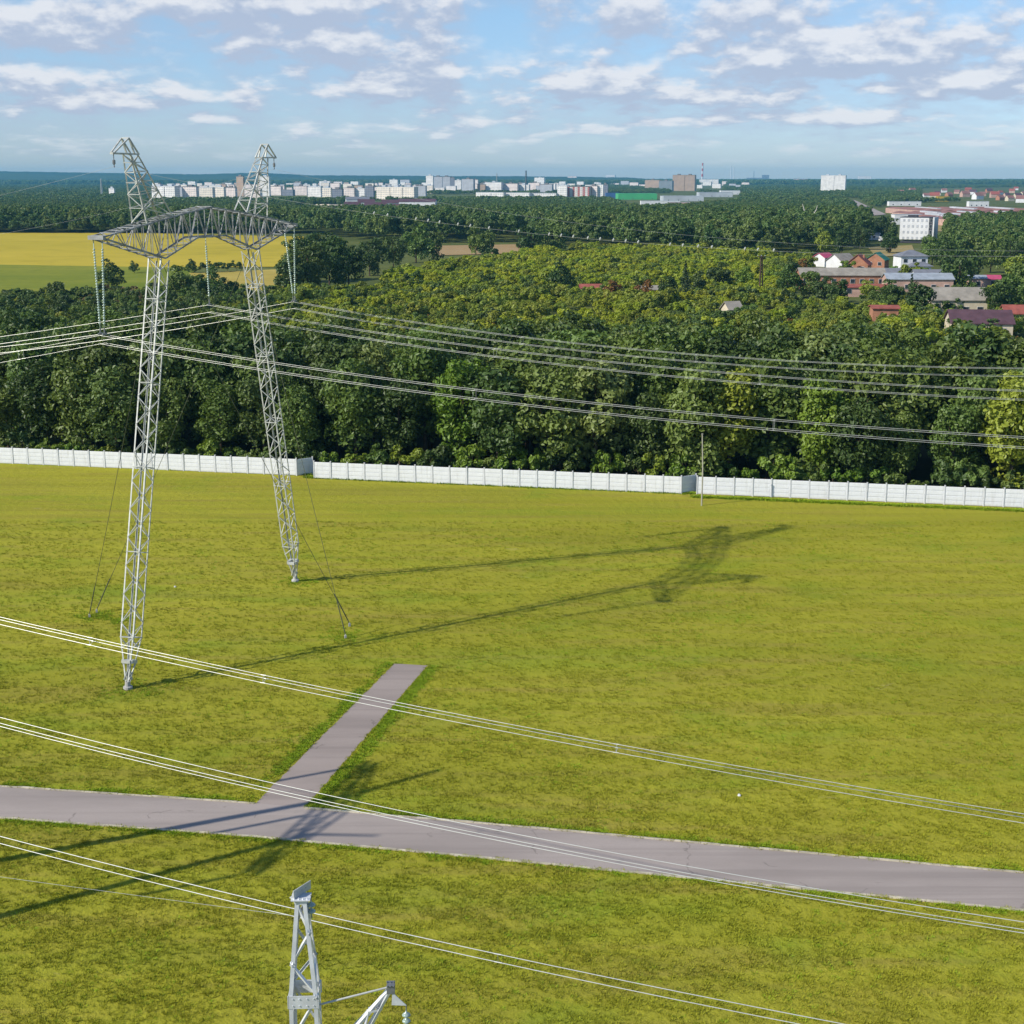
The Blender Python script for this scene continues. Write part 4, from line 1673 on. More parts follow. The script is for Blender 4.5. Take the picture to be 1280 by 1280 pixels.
mk = []
k_ = 18.5
while k_ < 44:
    mk.append(k_)
    k_ += random.choice([.75, .9, 1.2, 1.9, .8])
earth_wire(P(11.0, 0), (34.65, -.2057, .00191), (34.75, -.262, .0021), 105, 45, .0065, 'thin earth wire running from the far horn of the pylon')
earth_wire(P(-11.0, 0), (34.70, -.191, .00187), (34.70, -.214, .0010), 100, 40, .0065, 'thin earth wire with small pale tags running from the near horn of the pylon', mk)

# near line: portal of two concrete poles left of the picture, its conductors crossing the lawn
NB = 20.0
NO = np.array([-34.1, 66.5, 0]) - U * 0.0          # under the far beam end


def Pn(du, z, wv=0.0):
    return NO + U * du + W * wv + Z * z


por = empty('concrete_portal_pylon', Pn(-7.2, 0))
po = np.array(por.location)
for bt, tt, pk in ((-4.6, -5.3, -3.7), (-16.4, -10.4, -12.8)):
    mb = MB()
    a, b = Pn(bt, -.5), Pn(tt, 20.5)
    mb.tube([a - po, (a + b) / 2 - po, b - po], [.32, .28, .23], 14)
    po_ = mb.build('pole', M['concrete'], por, smooth=True)
    mb = MB()
    c = Pn(pk, 23.9)
    for q in (-.22, .22):
        mb.bar(b + W * q - po, c + W * q * .3 - po, .12)
        for f0, f1 in ((0, .35), (.35, .7), (.7, 1)):
            mb.bar(b + (c - b) * f0 + W * q * (1 - .7 * f0) - po, b + (c - b) * f1 - W * q * (1 - .7 * f1) - po, .07)
    mb.build('earth_wire_horn', M['galv'], po_)
mb = MB()
for sg in (-.3, .3):
    mb.bar(Pn(-14.6, 19.7, sg) - po, Pn(.2, 19.7, sg) - po, .13)
    mb.bar(Pn(-14.6, 19.8, sg) - po, Pn(-7.2, 21.0, sg) - po, .12)
    mb.bar(Pn(.2, 19.8, sg) - po, Pn(-7.2, 21.0, sg) - po, .12)
ts = np.linspace(-14.4, 0, 17)
for k, (t, t2) in enumerate(zip(ts[:-1], ts[1:])):
    za, zb_ = 19.75 + 1.2 * (1 - abs(t + 7.2) / 7.4), 19.75 + 1.2 * (1 - abs(t2 + 7.2) / 7.4)
    for sg in (-.3, .3):
        mb.bar(Pn(t, 19.7 if k % 2 else za, sg) - po, Pn(t2, zb_ if k % 2 else 19.7, sg) - po, .07)
    mb.bar(Pn(t, 19.7, -.3) - po, Pn(t2, 19.7, .3) - po, .06)
mb.build('beam', M['galv'], por)
tag(por, 'concrete twin pole pylon left of the view whose shadow crosses the road', 'pylon')
for du, wh in ((-.1, 'far'), (-7.2, 'middle'), (-14.3, 'near')):
    a, b = Pn(du, 19.7), Pn(du, 15.55)
    root = empty('insulator_string', a)
    pts, rad = string_pts(a - a, b - a, .16)
    mb = MB()
    mb.tube(pts, rad, 8)
    mb.build('glass_discs', M['glass_ins'], root)
    tag(root, f'glass insulator string under the {wh} end of the concrete twin pole pylon' if wh != 'middle' else
        'glass insulator string under the middle of the concrete twin pole pylon', 'insulator', 'glass insulator strings on the concrete pylon')
gq = 'conductor bundles of the near line crossing the lawn'
T1 = [(0, .16), (.2, -.10), (-.2, -.10)]
T2 = [(-.08, .22), (.24, -.12), (-.10, -.16)]
bundle('conductor_bundle', Pn(-.1, 0), (15.19, -.1207, .00080), (15.19, -.15, .0010), 120, 40, [(0, .17), (.25, -.08), (-.1, -.15)], .0125, (15.8, 24.6, 40.5), 'three parallel conductors crossing the lawn over the foot of the near mast', gq)
bundle('conductor_bundle', Pn(-8.0, 0), (14.93, -.1534, .00140), (14.93, -.16, .0010), 110, 40, [(0, .18), (.2, -.19), (-.2, -.10)], .0125, (), 'three parallel conductors slanting down across the road', gq)
bundle('conductor_bundle', Pn(-16.0, 0), (14.83, -.1409, .00130), (14.83, -.16, .0010), 100, 40, [(0, .17), (0.05, -.13)], .0125, (41.0,), 'two parallel conductors crossing behind the pointed lattice mast head', gq)

# ------------------------------------------------------------------ mast head close below the camera
TD = 27.0
tp = atY(376.5, 1122, TD)
rz0 = math.radians(2)
tw = empty('lattice_mast', (tp[0], tp[1], 0), rz0)
H = tp[2]


def sq(z, h):
    return [np.array([sx * h, sy * h, z]) for sx, sy in ((-1, -1), (1, -1), (1, 1), (-1, 1))]


mb = MB()
zA = H - 2.12
hA, hT = .30, .115
levels = [(0, 1.7), (zA * .35, 1.05), (zA * .7, .56), (zA - 2.2, .32), (zA, hA), (H, hT)]
for (z0, h0), (z1, h1) in zip(levels[:-1], levels[1:]):
    a, b = sq(z0, h0), sq(z1, h1)
    for i in range(4):
        mb.angle(a[i], b[i], .085, np.array([-a[i][0], -a[i][1], 0]), .012)
    n = max(2, int((z1 - z0) / (1.1 if z1 < H - .01 else .62)))
    for k in range(n):
        f0, f1 = k / n, (k + 1) / n
        for i in range(4):
            j = (i + 1) % 4
            p0, p1 = a[i] + (b[i] - a[i]) * f0, a[j] + (b[j] - a[j]) * f1
            q0, q1 = a[j] + (b[j] - a[j]) * f0, a[i] + (b[i] - a[i]) * f1
            s, e = (p0, p1) if (k + i) % 2 else (q0, q1)
            mb.angle(s, e, .055, np.array([-s[0], -s[1], .3]), .008)
body = mb.build('mast_body', M['galv_bright'], tw)
mb = MB()
# collar plates where the taper starts, with bolts
for i, (dx, dy, sx, sy) in enumerate(((0, -hA - .008, 2 * hA + .06, .014), (hA + .008, 0, .014, 2 * hA + .03), (0, hA + .008, 2 * hA + .06, .014), (-hA - .008, 0, .014, 2 * hA + .03))):
    mb.box((dx, dy, zA - .14), (sx, sy, .30))
for sx in (-.22, -.08, .08, .22):
    for dz in (-.22, -.06):
        mb.tube([(sx, -hA - .012, zA + dz), (sx, -hA - .032, zA + dz)], .014, 6)
mb.build('collar', M['galv_bright'], tw)
mb = MB()
mb.box((0, 0, H + .012), (.40, .34, .022))
mb.box((0, 0, H - .05), (.25, .25, .09))
for sx in (-.13, -.04, .05, .14):
    mb.tube([(sx, -.12, H + .02), (sx, -.12, H + .06)], .014, 6)
cap = mb.build('top_plate', M['galv_bright'], tw)
mb = MB()
# angle bracket standing on the top plate and running to the back right
a0, a1 = np.array([-.14, -.12, H + .023]), np.array([.17, .34, H + .023])
d = (a1 - a0) / np.linalg.norm(a1 - a0)
nn = np.array([-d[1], d[0], 0])
for q0, q1, hh, tt in ((a0, a1, .19, .018), (a0 + nn * .018, a1 + nn * .018, .016, .10)):
    lo = [q0, q1, q1 + nn * tt, q0 + nn * tt]
    hi = [p_ + Z * hh for p_ in lo]
    mb.face(lo[::-1])
    mb.face(hi)
    for i in range(4):
        j = (i + 1) % 4
        mb.face([lo[i], lo[j], hi[j], hi[i]])
for f_ in (.2, .45, .7):
    q_ = a0 + (a1 - a0) * f_ + Z * .1
    mb.tube([q_, q_ - nn * .022], [.014, .014], 6)
mb.build('channel_bracket', M['galv'], cap)


def short_string(name, top, n, parent, disc=.095):
    mb = MB()
    z = 0.0
    pts, rad = [(0, 0, 0)], [.014]
    for i in range(n):
        z -= .03
        for q, r in ((0, .014), (-.03, .05), (-.045, disc * .75), (-.075, disc), (-.085, disc * .95), (-.09, .03), (-.115, .016)):
            pts.append((0, 0, z + q))
            rad.append(r)
        z -= .115
    pts.append((0, 0, z - .12))
    rad.append(.02)
    mb.tube([np.array(top) + np.array(p_) for p_ in pts], rad, 14)
    return mb.build(name, M['clear_glass'], parent, smooth=True), np.array(top) + np.array(pts[-1])


# bracket arm to the right with a tie bar, its end cap and hook
end = np.array([1.80, .05, zA - .10])
root_z = zA - 1.80
mb = MB()
for sy in (-.09, .09):
    u0, u1 = np.array([hA, sy * 2.0, root_z]), end + np.array([-.05, sy * .6, -.02])
    l0, l1 = np.array([hA, sy * 2.0, zA - 3.0]), end + np.array([.03, sy * .6, -.05])
    mb.angle(u0, u1, .075, (-.3, -sy, -.4), .012)
    mb.angle(l0, l1, .075, (-.3, -sy, .4), .012)
    n = 7
    for k in range(n):
        f0, f1 = k / n, (k + 1) / n
        a, b = (u0 + (u1 - u0) * f0, l0 + (l1 - l0) * f1) if k % 2 else (l0 + (l1 - l0) * f0, u0 + (u1 - u0) * f1)
        mb.angle(a, b, .045, (0, -sy, .1), .008)
arm = mb.build('bracket_arm', M['galv_bright'], tw)
mb = MB()
mb.box(end + np.array([.03, 0, .05]), (.17, .20, .20))
for dx in (-.05, .02, .09):
    mb.tube([end + np.array([dx, -.10, .14]), end + np.array([dx, -.13, .16])], .016, 6)
    mb.tube([end + np.array([dx, .02, .15]), end + np.array([dx, .02, .19])], .016, 6)
mb.build('end_cap', M['fitting'], arm)
mb = MB()
mb.tube([np.array([hA, -.16, zA - .30]), end + np.array([-.06, -.02, .06])], .022, 8)
mb.build('tie_bar', M['galv'], tw)
mb = MB()
tri = [end + np.array([.06, -.085, -.02]), end + np.array([.36, -.085, -.34]), end + np.array([.04, -.085, -.32])]
mb.face(tri)
mb.face([t_ + np.array([0, .02, 0]) for t_ in tri][::-1])
for i in range(3):
    j = (i + 1) % 3
    mb.face([tri[i], tri[j], tri[j] + np.array([0, .02, 0]), tri[i] + np.array([0, .02, 0])])
mb.build('hanger_plate', M['galv_bright'], arm)
tag(tw, 'pointed lattice mast head close below the camera with a bracket arm', 'mast')
rot = Matrix.Rotation(rz0, 4, 'Z')
for loc3, n, lab in ((np.array([.20, .02, H - .02]), 2, 'pale glass insulator hanging beside the pointed mast head'),
                     (end + np.array([.35, -.075, -.40]), 3, 'pale glass insulator hanging from the end of the mast bracket arm')):
    wl = rot @ Vector(loc3) + Vector((tp[0], tp[1], 0))
    root = empty('insulator', wl)
    o, lowp = short_string('glass_discs', (0, 0, -.06), n, root)
    mb = MB()
    mb.tube([(0, 0, .06), (0, 0, -.07)], .014, 6)
    mb.build('hook', M['fitting'], root)
    tag(root, lab, 'insulator', 'pale glass insulators on the near mast')
    if n == 2:
        wend = np.array(wl) + lowp
# faint wire from the mast head off to the left
mb = MB()
a = wend
pts = []
for k in np.linspace(0, 46, 24):
    pts.append(np.array([a[0], a[1], 0]) - W * k + Z * (a[2] - .055 * k + .0008 * k * k))
mb.tube([q - a for q in pts], .0035, 5)
o = mb.build('earth_wire', M['wire'], loc=a)
tag(o, 'faint thin wire leading left from the pointed mast head', 'earth wire')

# ------------------------------------------------------------------ buildings
exec_b = True


def gable(mb_w, mb_r, w, d, h, rh, over=.4, mw=0, mr=0, rt=.18):
    """walls with gables on the short ends (ridge along x) and a thick roof"""
    x0, x1, y0, y1 = -w / 2, w / 2, -d / 2, d / 2
    mb_w.face([(x0, y0, -1), (x1, y0, -1), (x1, y0, h), (x0, y0, h)], mw)
    mb_w.face([(x1, y1, -1), (x0, y1, -1), (x0, y1, h), (x1, y1, h)], mw)
    mb_w.face([(x1, y0, -1), (x1, y1, -1), (x1, y1, h), (x1, 0, h + rh), (x1, y0, h)], mw)
    mb_w.face([(x0, y1, -1), (x0, y0, -1), (x0, y0, h), (x0, 0, h + rh), (x0, y1, h)], mw)
    sl = rh / (d / 2)
    X0, X1 = x0 - over, x1 + over
    for s in (-1, 1):
        ye, ze = s * (d / 2 + over), h - over * sl
        lo = [(X0, ye, ze), (X1, ye, ze), (X1, 0, h + rh), (X0, 0, h + rh)]
        if s > 0:
            lo = [lo[1], lo[0], lo[3], lo[2]]
        hi = [(p_[0], p_[1], p_[2] + rt) for p_ in lo]
        mb_r.face(hi, mr)
        mb_r.face([(p_[0], p_[1], p_[2] + .02) for p_ in lo][::-1], mr)
        for i in (0, 1, 3):
            j = (i + 1) % 4
            mb_r.face([lo[i], lo[j], hi[j], hi[i]], mr)


def hip(mb_r, w, d, h, rh, over=.5, c=(0, 0), rt=.15):
    X, Y = w / 2 + over, d / 2 + over
    r = max(0, w / 2 - d / 2)
    cx, cy = c
    e = [(cx - X, cy - Y, h), (cx + X, cy - Y, h), (cx + X, cy + Y, h), (cx - X, cy + Y, h)]
    a, b = (cx - r, cy, h + rh), (cx + r, cy, h + rh)
    if w < d:
        r = d / 2 - w / 2
        a, b = (cx, cy - r, h + rh), (cx, cy + r, h + rh)
        mb_r.face([e[0], e[1], a])
        mb_r.face([e[1], e[2], b, a])
        mb_r.face([e[2], e[3], b])
        mb_r.face([e[3], e[0], a, b])
    else:
        mb_r.face([e[0], e[1], b, a])
        mb_r.face([e[1], e[2], b])
        mb_r.face([e[2], e[3], a, b])
        mb_r.face([e[3], e[0], a])
    lo = [(p_[0], p_[1], p_[2] - rt) for p_ in e]
    for i in range(4):
        j = (i + 1) % 4
        mb_r.face([lo[i], lo[j], e[j], e[i]])
    mb_r.face(lo[::-1])


def win_part(parent, x, y, z, w, h, face='front', mat='pane', frame='frame_white'):
    """a window let into a wall: frame and pane, each its own mesh; face = which wall"""
    mb1, mb2 = MB(), MB()
    if face == 'front':
        mb1.box((x, y - .04, z), (w + .2, .10, h + .2))
        mb2.box((x, y - .10, z), (w, .04, h))
    else:
        mb1.box((x + .04, y, z), (.10, w + .2, h + .2))
        mb2.box((x + .10, y, z), (.04, w, h))
    f = mb1.build('window', M[frame], parent)
    mb2.build('pane', M[mat], f)


M['pane'] = simple('dark_window_glass', (.035, .045, .055), .15, .1, 1, 0, .5)
M['pale_pane'] = simple('pale_window_glass', (.50, .52, .56), .2, .1, 1, 0, .5)
M['frame_white'] = simple('white_window_frame', (.6, .6, .6), .7)
M['brick'] = simple('orange_brick', (.42, .20, .12), .9, .12, .6)
M['pinkwall'] = simple('pink_plaster', (.55, .36, .29), .9, .12, .4)
M['white'] = simple('white_plaster', (.74, .74, .74), .85, .06, .3)
M['cream'] = simple('cream_plaster', (.62, .54, .40), .9, .08, .4)
M['roof_slate'] = simple('pale_grey_sheet_roof', (.33, .30, .25), .85, .12, .5)
M['roof_grey'] = simple('blue_grey_roof', (.20, .21, .24), .7, .1, .6)
M['roof_bluegrey'] = simple('light_blue_grey_roof', (.34, .38, .42), .7, .1, .5)
M['roof_red'] = simple('red_roof', (.34, .10, .075), .8, .12, .8)
M['roof_pink'] = simple('raspberry_roof', (.50, .08, .16), .7, .08, .8)
M['roof_green'] = simple('green_roof', (.04, .23, .16), .7, .1, .8)
M['roof_maroon'] = simple('maroon_roof', (.11, .06, .075), .8, .12, .5)
M['roof_factory'] = simple('factory_red_brown_roof', (.30, .15, .125), .85, .18, .06)
M['green_sheet'] = simple('bright_green_sheet_roof', (.08, .42, .16), .6, .05, .05)
M['blue_sheet'] = simple('blue_cladding', (.06, .14, .32), .6, .1, .1)
M['pale_sheet'] = simple('pale_grey_cladding', (.50, .53, .56), .7, .1, .05)
M['charcoal'] = simple('charcoal_cladding', (.06, .06, .07), .6, .1, .5)
M['yellow_paint'] = simple('yellow_cladding', (.55, .38, .04), .7)
M['chim_red'] = simple('red_band_paint', (.50, .10, .09), .8)
M['chim_white'] = simple('white_band_paint', (.72, .72, .72), .8)
M['tyre'] = simple('black_rubber', (.02, .02, .02), .9)
M['truck_blue'] = simple('blue_vehicle_paint', (.06, .13, .30), .4)


def bldg(name, x, y, label, cat='house', group=None, rz=0.0):
    p = G(x, y)
    o = empty(name, (p[0], p[1], -.1), rz)
    tag(o, label, cat, group)
    return o, p[1] / FPX * math.sqrt(1 + (math.tan(PITCH)) ** 2) * math.cos(PITCH)    # metres per photo pixel there


def mpp(y):
    """metres covered by one photo pixel for things standing on the ground at row y"""
    p = G(640, y)
    return ((p - CC) @ CF) / FPX


# 1 the white block with four storeys
o, _ = bldg('office_block', 1144, 303.5, 'white four storey block with a charcoal corner strip at the wood edge', 'building')
k = mpp(303.5)
wB, hB, dB = 36 * k, 31 * k, 15.0
rzB = math.radians(-24)
o.rotation_euler[2] = rzB
wB = 17.0
mb = MB()
mb.box((-1.0, dB / 2, hB / 2 + .9), (wB - 2.0, dB, hB - 1.8))
mb.build('wall', M['white'], o)
mb = MB()
mb.box((wB / 2 - .9, dB / 2 + .2, hB / 2), (1.75, dB - .3, hB - .2))
mb.box((-1.0, dB / 2, .45), (wB - 2.2, dB - .4, .9))
mb.build('charcoal_strip', M['charcoal'], o)
mb = MB()
mb.box((wB / 2 + .35, dB / 2 + .4, hB / 2), (.7, dB + .8, hB + .5))
mb.build('side_wall', M['white'], o)
mb = MB()
mb.box((-.4, dB / 2, hB + .15), (wB - .2, dB + .2, .3))
mb.box((-3, dB / 2, hB + .75), (5, 4, .9))
mb.build('roof', M['charcoal'], o)
for r in range(4):
    for c in range(6):
        win_part(o, -wB / 2 + 2.0 + c * 2.35, 0, 2.6 + r * 3.1, .9, 1.2, mat='pale_pane')
    win_part(o, wB / 2 - 1.0, .34, 2.6 + r * 3.1, 1.1, 1.7, mat='pane')


def house(x, y, w, d, h, rh, rz, wall, roof, label, style='gable', wins=0, chim=False, cat='house', name='house', group='houses beyond the tree belt', winz=1.5):
    o, _ = bldg(name, x, y, label, cat, group, rz)
    mw, mr = MB(), MB()
    if style == 'gable':
        gable(mw, mr, w, d, h, rh)
    elif style == 'front':          # gable end towards the camera
        gable(mw, mr, d, w, h, rh)
    elif style == 'hip':
        mw.box((0, 0, (h - 1) / 2), (w, d, h + 1))
        hip(mr, w, d, h, rh)
    elif style == 'flat':
        mw.box((0, 0, (h - 1) / 2), (w, d, h + 1))
        mr.box((0, 0, h + .15), (w + .3, d + .3, .3))
    if style == 'front':
        for mm in (mw, mr):
            mm.v = [(-q[1], q[0], q[2]) for q in mm.v]
    mw.build('wall', M[wall], o)
    r = mr.build('roof', M[roof], o)
    if chim:
        mb = MB()
        mb.box((w * .2, .3, h + rh * .75), (.6, .6, 1.6))
        mb.build('chimney', M['brick'], r)
    for i in range(wins):
        win_part(o, -w / 2 + w * (i + .5) / wins, -d / 2, winz, min(1.3, w / wins * .5), 1.2)
    return o


k = .25
house(1050, 359, 26.5, 10, 4.2, 1.9, math.radians(-3), 'brick', 'roof_slate', 'long orange brick shed with pale grey roof among the gardens', wins=9, cat='shed', name='shed', winz=2.4)
house(1080, 369, 15, 6, 2.6, .6, math.radians(-3), 'pinkwall', 'roof_red', 'low pink annex before the long orange brick shed', wins=3, cat='shed', name='shed')
house(1146, 363, 20, 8, 3.8, 1.5, math.radians(-2), 'pinkwall', 'roof_bluegrey', 'long pink walled shed with light blue grey roof', wins=5, cat='shed', name='shed')
house(1192, 391.5, 14.2, 9, 3.9, 2.7, math.radians(-2), 'cream', 'roof_slate', 'cream house with a large pale grey roof', wins=4)
house(1222, 419, 13.0, 9, 3.2, 2.4, math.radians(-7), 'cream', 'roof_maroon', 'low house with dark maroon roof in front of the cream house', wins=3)
house(1104, 404, 6, 5, 3.8, .5, math.radians(-5), 'brick', 'roof_red', 'small orange brick outbuilding behind the tree belt', wins=1, cat='shed', name='shed')
o = house(1137, 340.5, 10.0, 8.5, 6.2, 2.1, math.radians(4), 'white', 'roof_grey', 'white two storey house with grey hipped roof', 'hip', wins=3, winz=4.6)
mw, mr = MB(), MB()
mw.box((1.2, -6.2, .9), (7.6, 4.0, 3.8))
mw.build('porch_wall', M['white'], o)
hip(mr, 7.6, 4.4, 2.85, 1.5, .6, (1.2, -6.3))
mr.build('porch_roof', M['roof_grey'], o)
o = house(1051, 337, 8.5, 7.5, 3.4, 2.6, math.radians(38), 'white', 'roof_slate', 'white house with pale grey gable roof beside the red roofed one', chim=True, wins=2)
house(1029, 332, 5.6, 6, 3.4, 1.6, math.radians(38), 'white', 'roof_pink', 'small white house with raspberry red roof', wins=1)
house(1073, 339.5, 8.0, 7.5, 3.0, 3.4, math.radians(-24), 'brick', 'roof_red', 'orange brick house with steep red gable roof', 'front', wins=2, chim=True)
house(1096, 333.5, 7.5, 7, 3.0, 2.6, math.radians(-28), 'brick', 'roof_green', 'red brick house with green roof', 'front', wins=2)
house(1115, 350, 8, 6, 2.6, 1.4, math.radians(-4), 'white', 'roof_grey', 'low white house with grey roof left of the yellow bush', wins=2)
house(1164, 352, 12, 6, 2.6, 1.4, math.radians(-4), 'white', 'roof_grey', 'low house with grey roof right of the yellow bush', wins=2)
house(1220, 359, 5.0, 5, 3.0, .8, math.radians(-6), 'pinkwall', 'roof_bluegrey', 'pale roofed shed joined left of the raspberry roofed shed', wins=1, cat='shed', name='shed')
house(1239, 358, 4.6, 5, 2.6, 1.0, math.radians(-6), 'pinkwall', 'roof_pink', 'small shed with raspberry red roof', wins=1, cat='shed', name='shed')
house(1274, 408, 8, 6, 3.4, 1.6, math.radians(-6), 'cream', 'roof_red', 'small cream cottage with red roof at the right', wins=3)
house(914, 404, 3.4, 4.2, 3.6, 1.6, math.radians(20), 'cream', 'roof_slate', 'small grey roofed house poking out behind the tree belt', wins=1)
house(738, 370, 6, 5, 2.6, .9, 0, 'pinkwall', 'roof_red', 'tiny pinkish hut sunk in the olive scrub', wins=1, cat='hut', name='hut')
house(815, 372, 4, 4, 2.6, .9, .1, 'pinkwall', 'roof_slate', 'tiny grey roofed hut sunk in the olive scrub', wins=1, cat='hut', name='hut')
house(788, 370, 6, 3, 2.4, .6, 0, 'white', 'roof_slate', 'low pale hut between the other two huts', wins=1, cat='hut', name='hut')
house(1091, 299, 6.5, 5, 3.2, .9, 0, 'white', 'pale_sheet', 'white low shed left of the four storey block', wins=1, cat='shed', name='shed')
# parked lorry by the white block
for x, y, mt, lab in ((1108, 302, 'truck_blue', 'blue lorry parked left of the four storey block'),):
    o, _ = bldg('lorry', x, y, lab, 'lorry')
    mb = MB()
    mb.box((.6, 0, 2.1), (5.6, 2.4, 2.6))
    mb.build('cargo_box', M[mt], o)
    mb = MB()
    mb.box((-3.2, 0, 1.6), (1.7, 2.3, 2.0))
    mb.box((-3.3, 0, 2.68), (1.3, 2.1, .25))
    c = mb.build('cab', M['white'], o)
    mb = MB()
    mb.box((-4.07, 0, 2.0), (.04, 1.9, .8))
    mb.build('windscreen', M['pane'], c)
    for wx in (-3.0, 1.6, 2.7):
        for wy in (-1.05, 1.05):
            mb = MB()
            mb.tube([(wx, wy - .15, .5), (wx, wy + .15, .5)], .5, 14)
            mb.build('wheel', M['tyre'], o)

# pale forked dead tree in the woods
p = G(1009, 296)
o = empty('dead_tree', p)
mb = MB()
mb.tube([(0, 0, -.2), (0, 0, 7.5), (.1, 0, 12.2)], [.5, .45, .4], 8)
mb.tube([(.1, 0, 11.8), (-2.2, .3, 14.8), (-3.6, .4, 19.0)], [.42, .36, .14], 7)
mb.tube([(.1, 0, 11.8), (3.0, .2, 12.8), (4.6, .1, 15.5), (5.2, 0, 18.2)], [.42, .34, .26, .1], 7)
mb.build('trunk', M['palewood'], o)
tag(o, 'pale forked dead tree rising out of the woods', 'tree')

# factory halls with red brown roofs
for x, y, w, d, lab in ((1252, 283.5, 66, 95, 'long hall with red brown roof, nearest of the factory halls'),
                        (1204, 279.5, 34, 80, 'narrow hall with red brown roof left of the nearest hall'),
                        (1236, 276.3, 104, 100, 'broad red brown roofed hall in the middle of the factory'),
                        (1238, 270.5, 112, 150, 'rearmost red brown roofed hall of the factory')):
    o, _ = bldg('factory_hall', x, y, lab, 'factory hall', 'factory halls with red brown roofs')
    mb = MB()
    mb.box((0, d / 2, 1.75), (w, d, 5.5))
    mb.build('wall', M['pinkwall'], o)
    mb = MB()
    n = int(w / 12)
    for i in range(n):
        x0 = -w / 2 + w * i / n
        x1 = x0 + w / n
        mb.face([(x0, -.4, 4.55), (x1, -.4, 4.55), (x1, d + .4, 4.55), (x0, d + .4, 4.55)][::-1])
        xm = (x0 + x1) / 2
        mb.face([(x0, -.4, 4.55), (xm, -.4, 5.9), (xm, d + .4, 5.9), (x0, d + .4, 4.55)][::-1])
        mb.face([(xm, -.4, 5.9), (x1, -.4, 4.55), (x1, d + .4, 4.55), (xm, d + .4, 5.9)][::-1])
        mb.face([(x0, -.4, 4.55), (x1, -.4, 4.55), (xm, -.4, 5.9)])
    r = mb.build('roof', M['roof_factory'], o)
    for i in range(3):
        mb = MB()
        mb.box((-w / 2 + w * (i + .6) / 3.3, d * .5, 6.0), (3.5, d * .5, 1.3))
        mb.build('skylight', M['pale_sheet'], r)
for x, y, w, d, h, lab in ((1142, 276, 34, 12, 5.0, 'white flat roofed hall left of the factory roofs'),
                           (1165, 280, 62, 10, 4.0, 'long white low hall before the factory roofs'),
                           (1262, 282, 16, 9, 6.0, 'pale house right in front of the factory'),
                           (1222, 258, 24, 10, 6.0, 'white hall behind the factory roofs'),
                           (1130, 257, 40, 10, 5, 'pale hall at the left behind the factory')):
    house(x, y, w, d, h, .4, 0, 'white', 'pale_sheet' if w > 20 else 'roof_maroon', lab, 'flat', wins=4, cat='hall', name='hall', group='white halls around the factory')
house(1178, 251.5, 18, 9, 7, .5, 0, 'yellow_paint', 'yellow_paint', 'yellow clad hall before the red roofed houses', 'flat', wins=3, cat='hall', name='hall', group='white halls around the factory')

# red roofed houses by the horizon on the right
hx = [(1158, 247.5), (1172, 244), (1186, 246), (1168, 249), (1196, 242), (1206, 246), (1216, 243), (1228, 245), (1236, 241), (1243, 247), (1250, 243),
      (1258, 246), (1265, 241), (1272, 248), (1279, 244), (1222, 249), (1262, 251), (1276, 253), (1180, 240.5), (1210, 240), (1250, 250), (1270, 237.5), (1140, 241), (1126, 243)]
hx.sort()
for i, (x, y) in enumerate(hx):
    s = random.uniform(.65, 1.0)
    house(x, y, 15 * s, 12 * s, 6 * s, 5 * s, random.uniform(-.6, .6), random.choice(['white', 'pinkwall', 'cream', 'brick']), random.choice(['roof_red', 'roof_factory', 'roof_factory', 'roof_maroon']),
          f'distant house with reddish roof, {ordinal(i)} from the left beyond the factory', group='distant red roofed houses beyond the factory')

# maroon roofed estate in the middle distance
for i, (x, y, w, d, h, rf, lab) in enumerate((
        (441, 265, 16, 10, 7, 'roof_maroon', 'white walled house with maroon roof at the left of the estate'),
        (458, 262, 18, 11, 8, 'roof_maroon', 'white house with maroon roof, second from left in the estate'),
        (470, 266, 22, 10, 7, 'roof_maroon', 'white terrace with dark red roof at the estate front'),
        (488, 263, 18, 10, 8, 'roof_maroon', 'white house with maroon roof behind the red terrace'),
        (500, 267, 14, 9, 6, 'roof_maroon', 'small white house right of the red terrace'),
        (522, 259, 44, 14, 6.5, 'roof_maroon', 'long low hall with maroon roof at the right of the estate'),
        (420, 266, 12, 9, 5, 'roof_slate', 'small pale cottage left of the estate'),
        (404, 265, 14, 8, 4.5, 'cream', 'small cream cottage by the far tan field'),
        (447, 256, 30, 10, 7, 'roof_grey', 'grey roofed hall behind the estate'))):
    house(x, y, w, d, h, 3.2, random.uniform(-.2, .2), 'white', rf, lab, wins=3, group='houses of the maroon roofed estate')

# retail park with the green roof
for x, y, w, d, h, wall, roof, lab in (
        (765, 248, 22, 25, 9, 'blue_sheet', 'blue_sheet', 'blue clad hall at the left end of the retail park'),
        (795, 249, 62, 60, 9, 'green_sheet', 'green_sheet', 'wide hall with bright green roof'),
        (852, 251, 60, 50, 7, 'pale_sheet', 'pale_sheet', 'wide pale grey hall right of the green roof'),
        (893, 246, 60, 40, 8, 'pale_sheet', 'roof_bluegrey', 'blue grey roofed hall at the right of the retail park'),
        (825, 256, 50, 14, 5, 'white', 'pale_sheet', 'low white hall before the green roof'),
        (852, 258, 30, 12, 5, 'pinkwall', 'pale_sheet', 'low pinkish hall before the pale grey hall'),
        (912, 243, 40, 20, 8, 'white', 'roof_bluegrey', 'white hall at the far right of the retail park')):
    house(x, y, w, d, h, .4, 0, wall, roof, lab, 'flat', wins=4, cat='hall', name='hall', group='halls of the retail park')

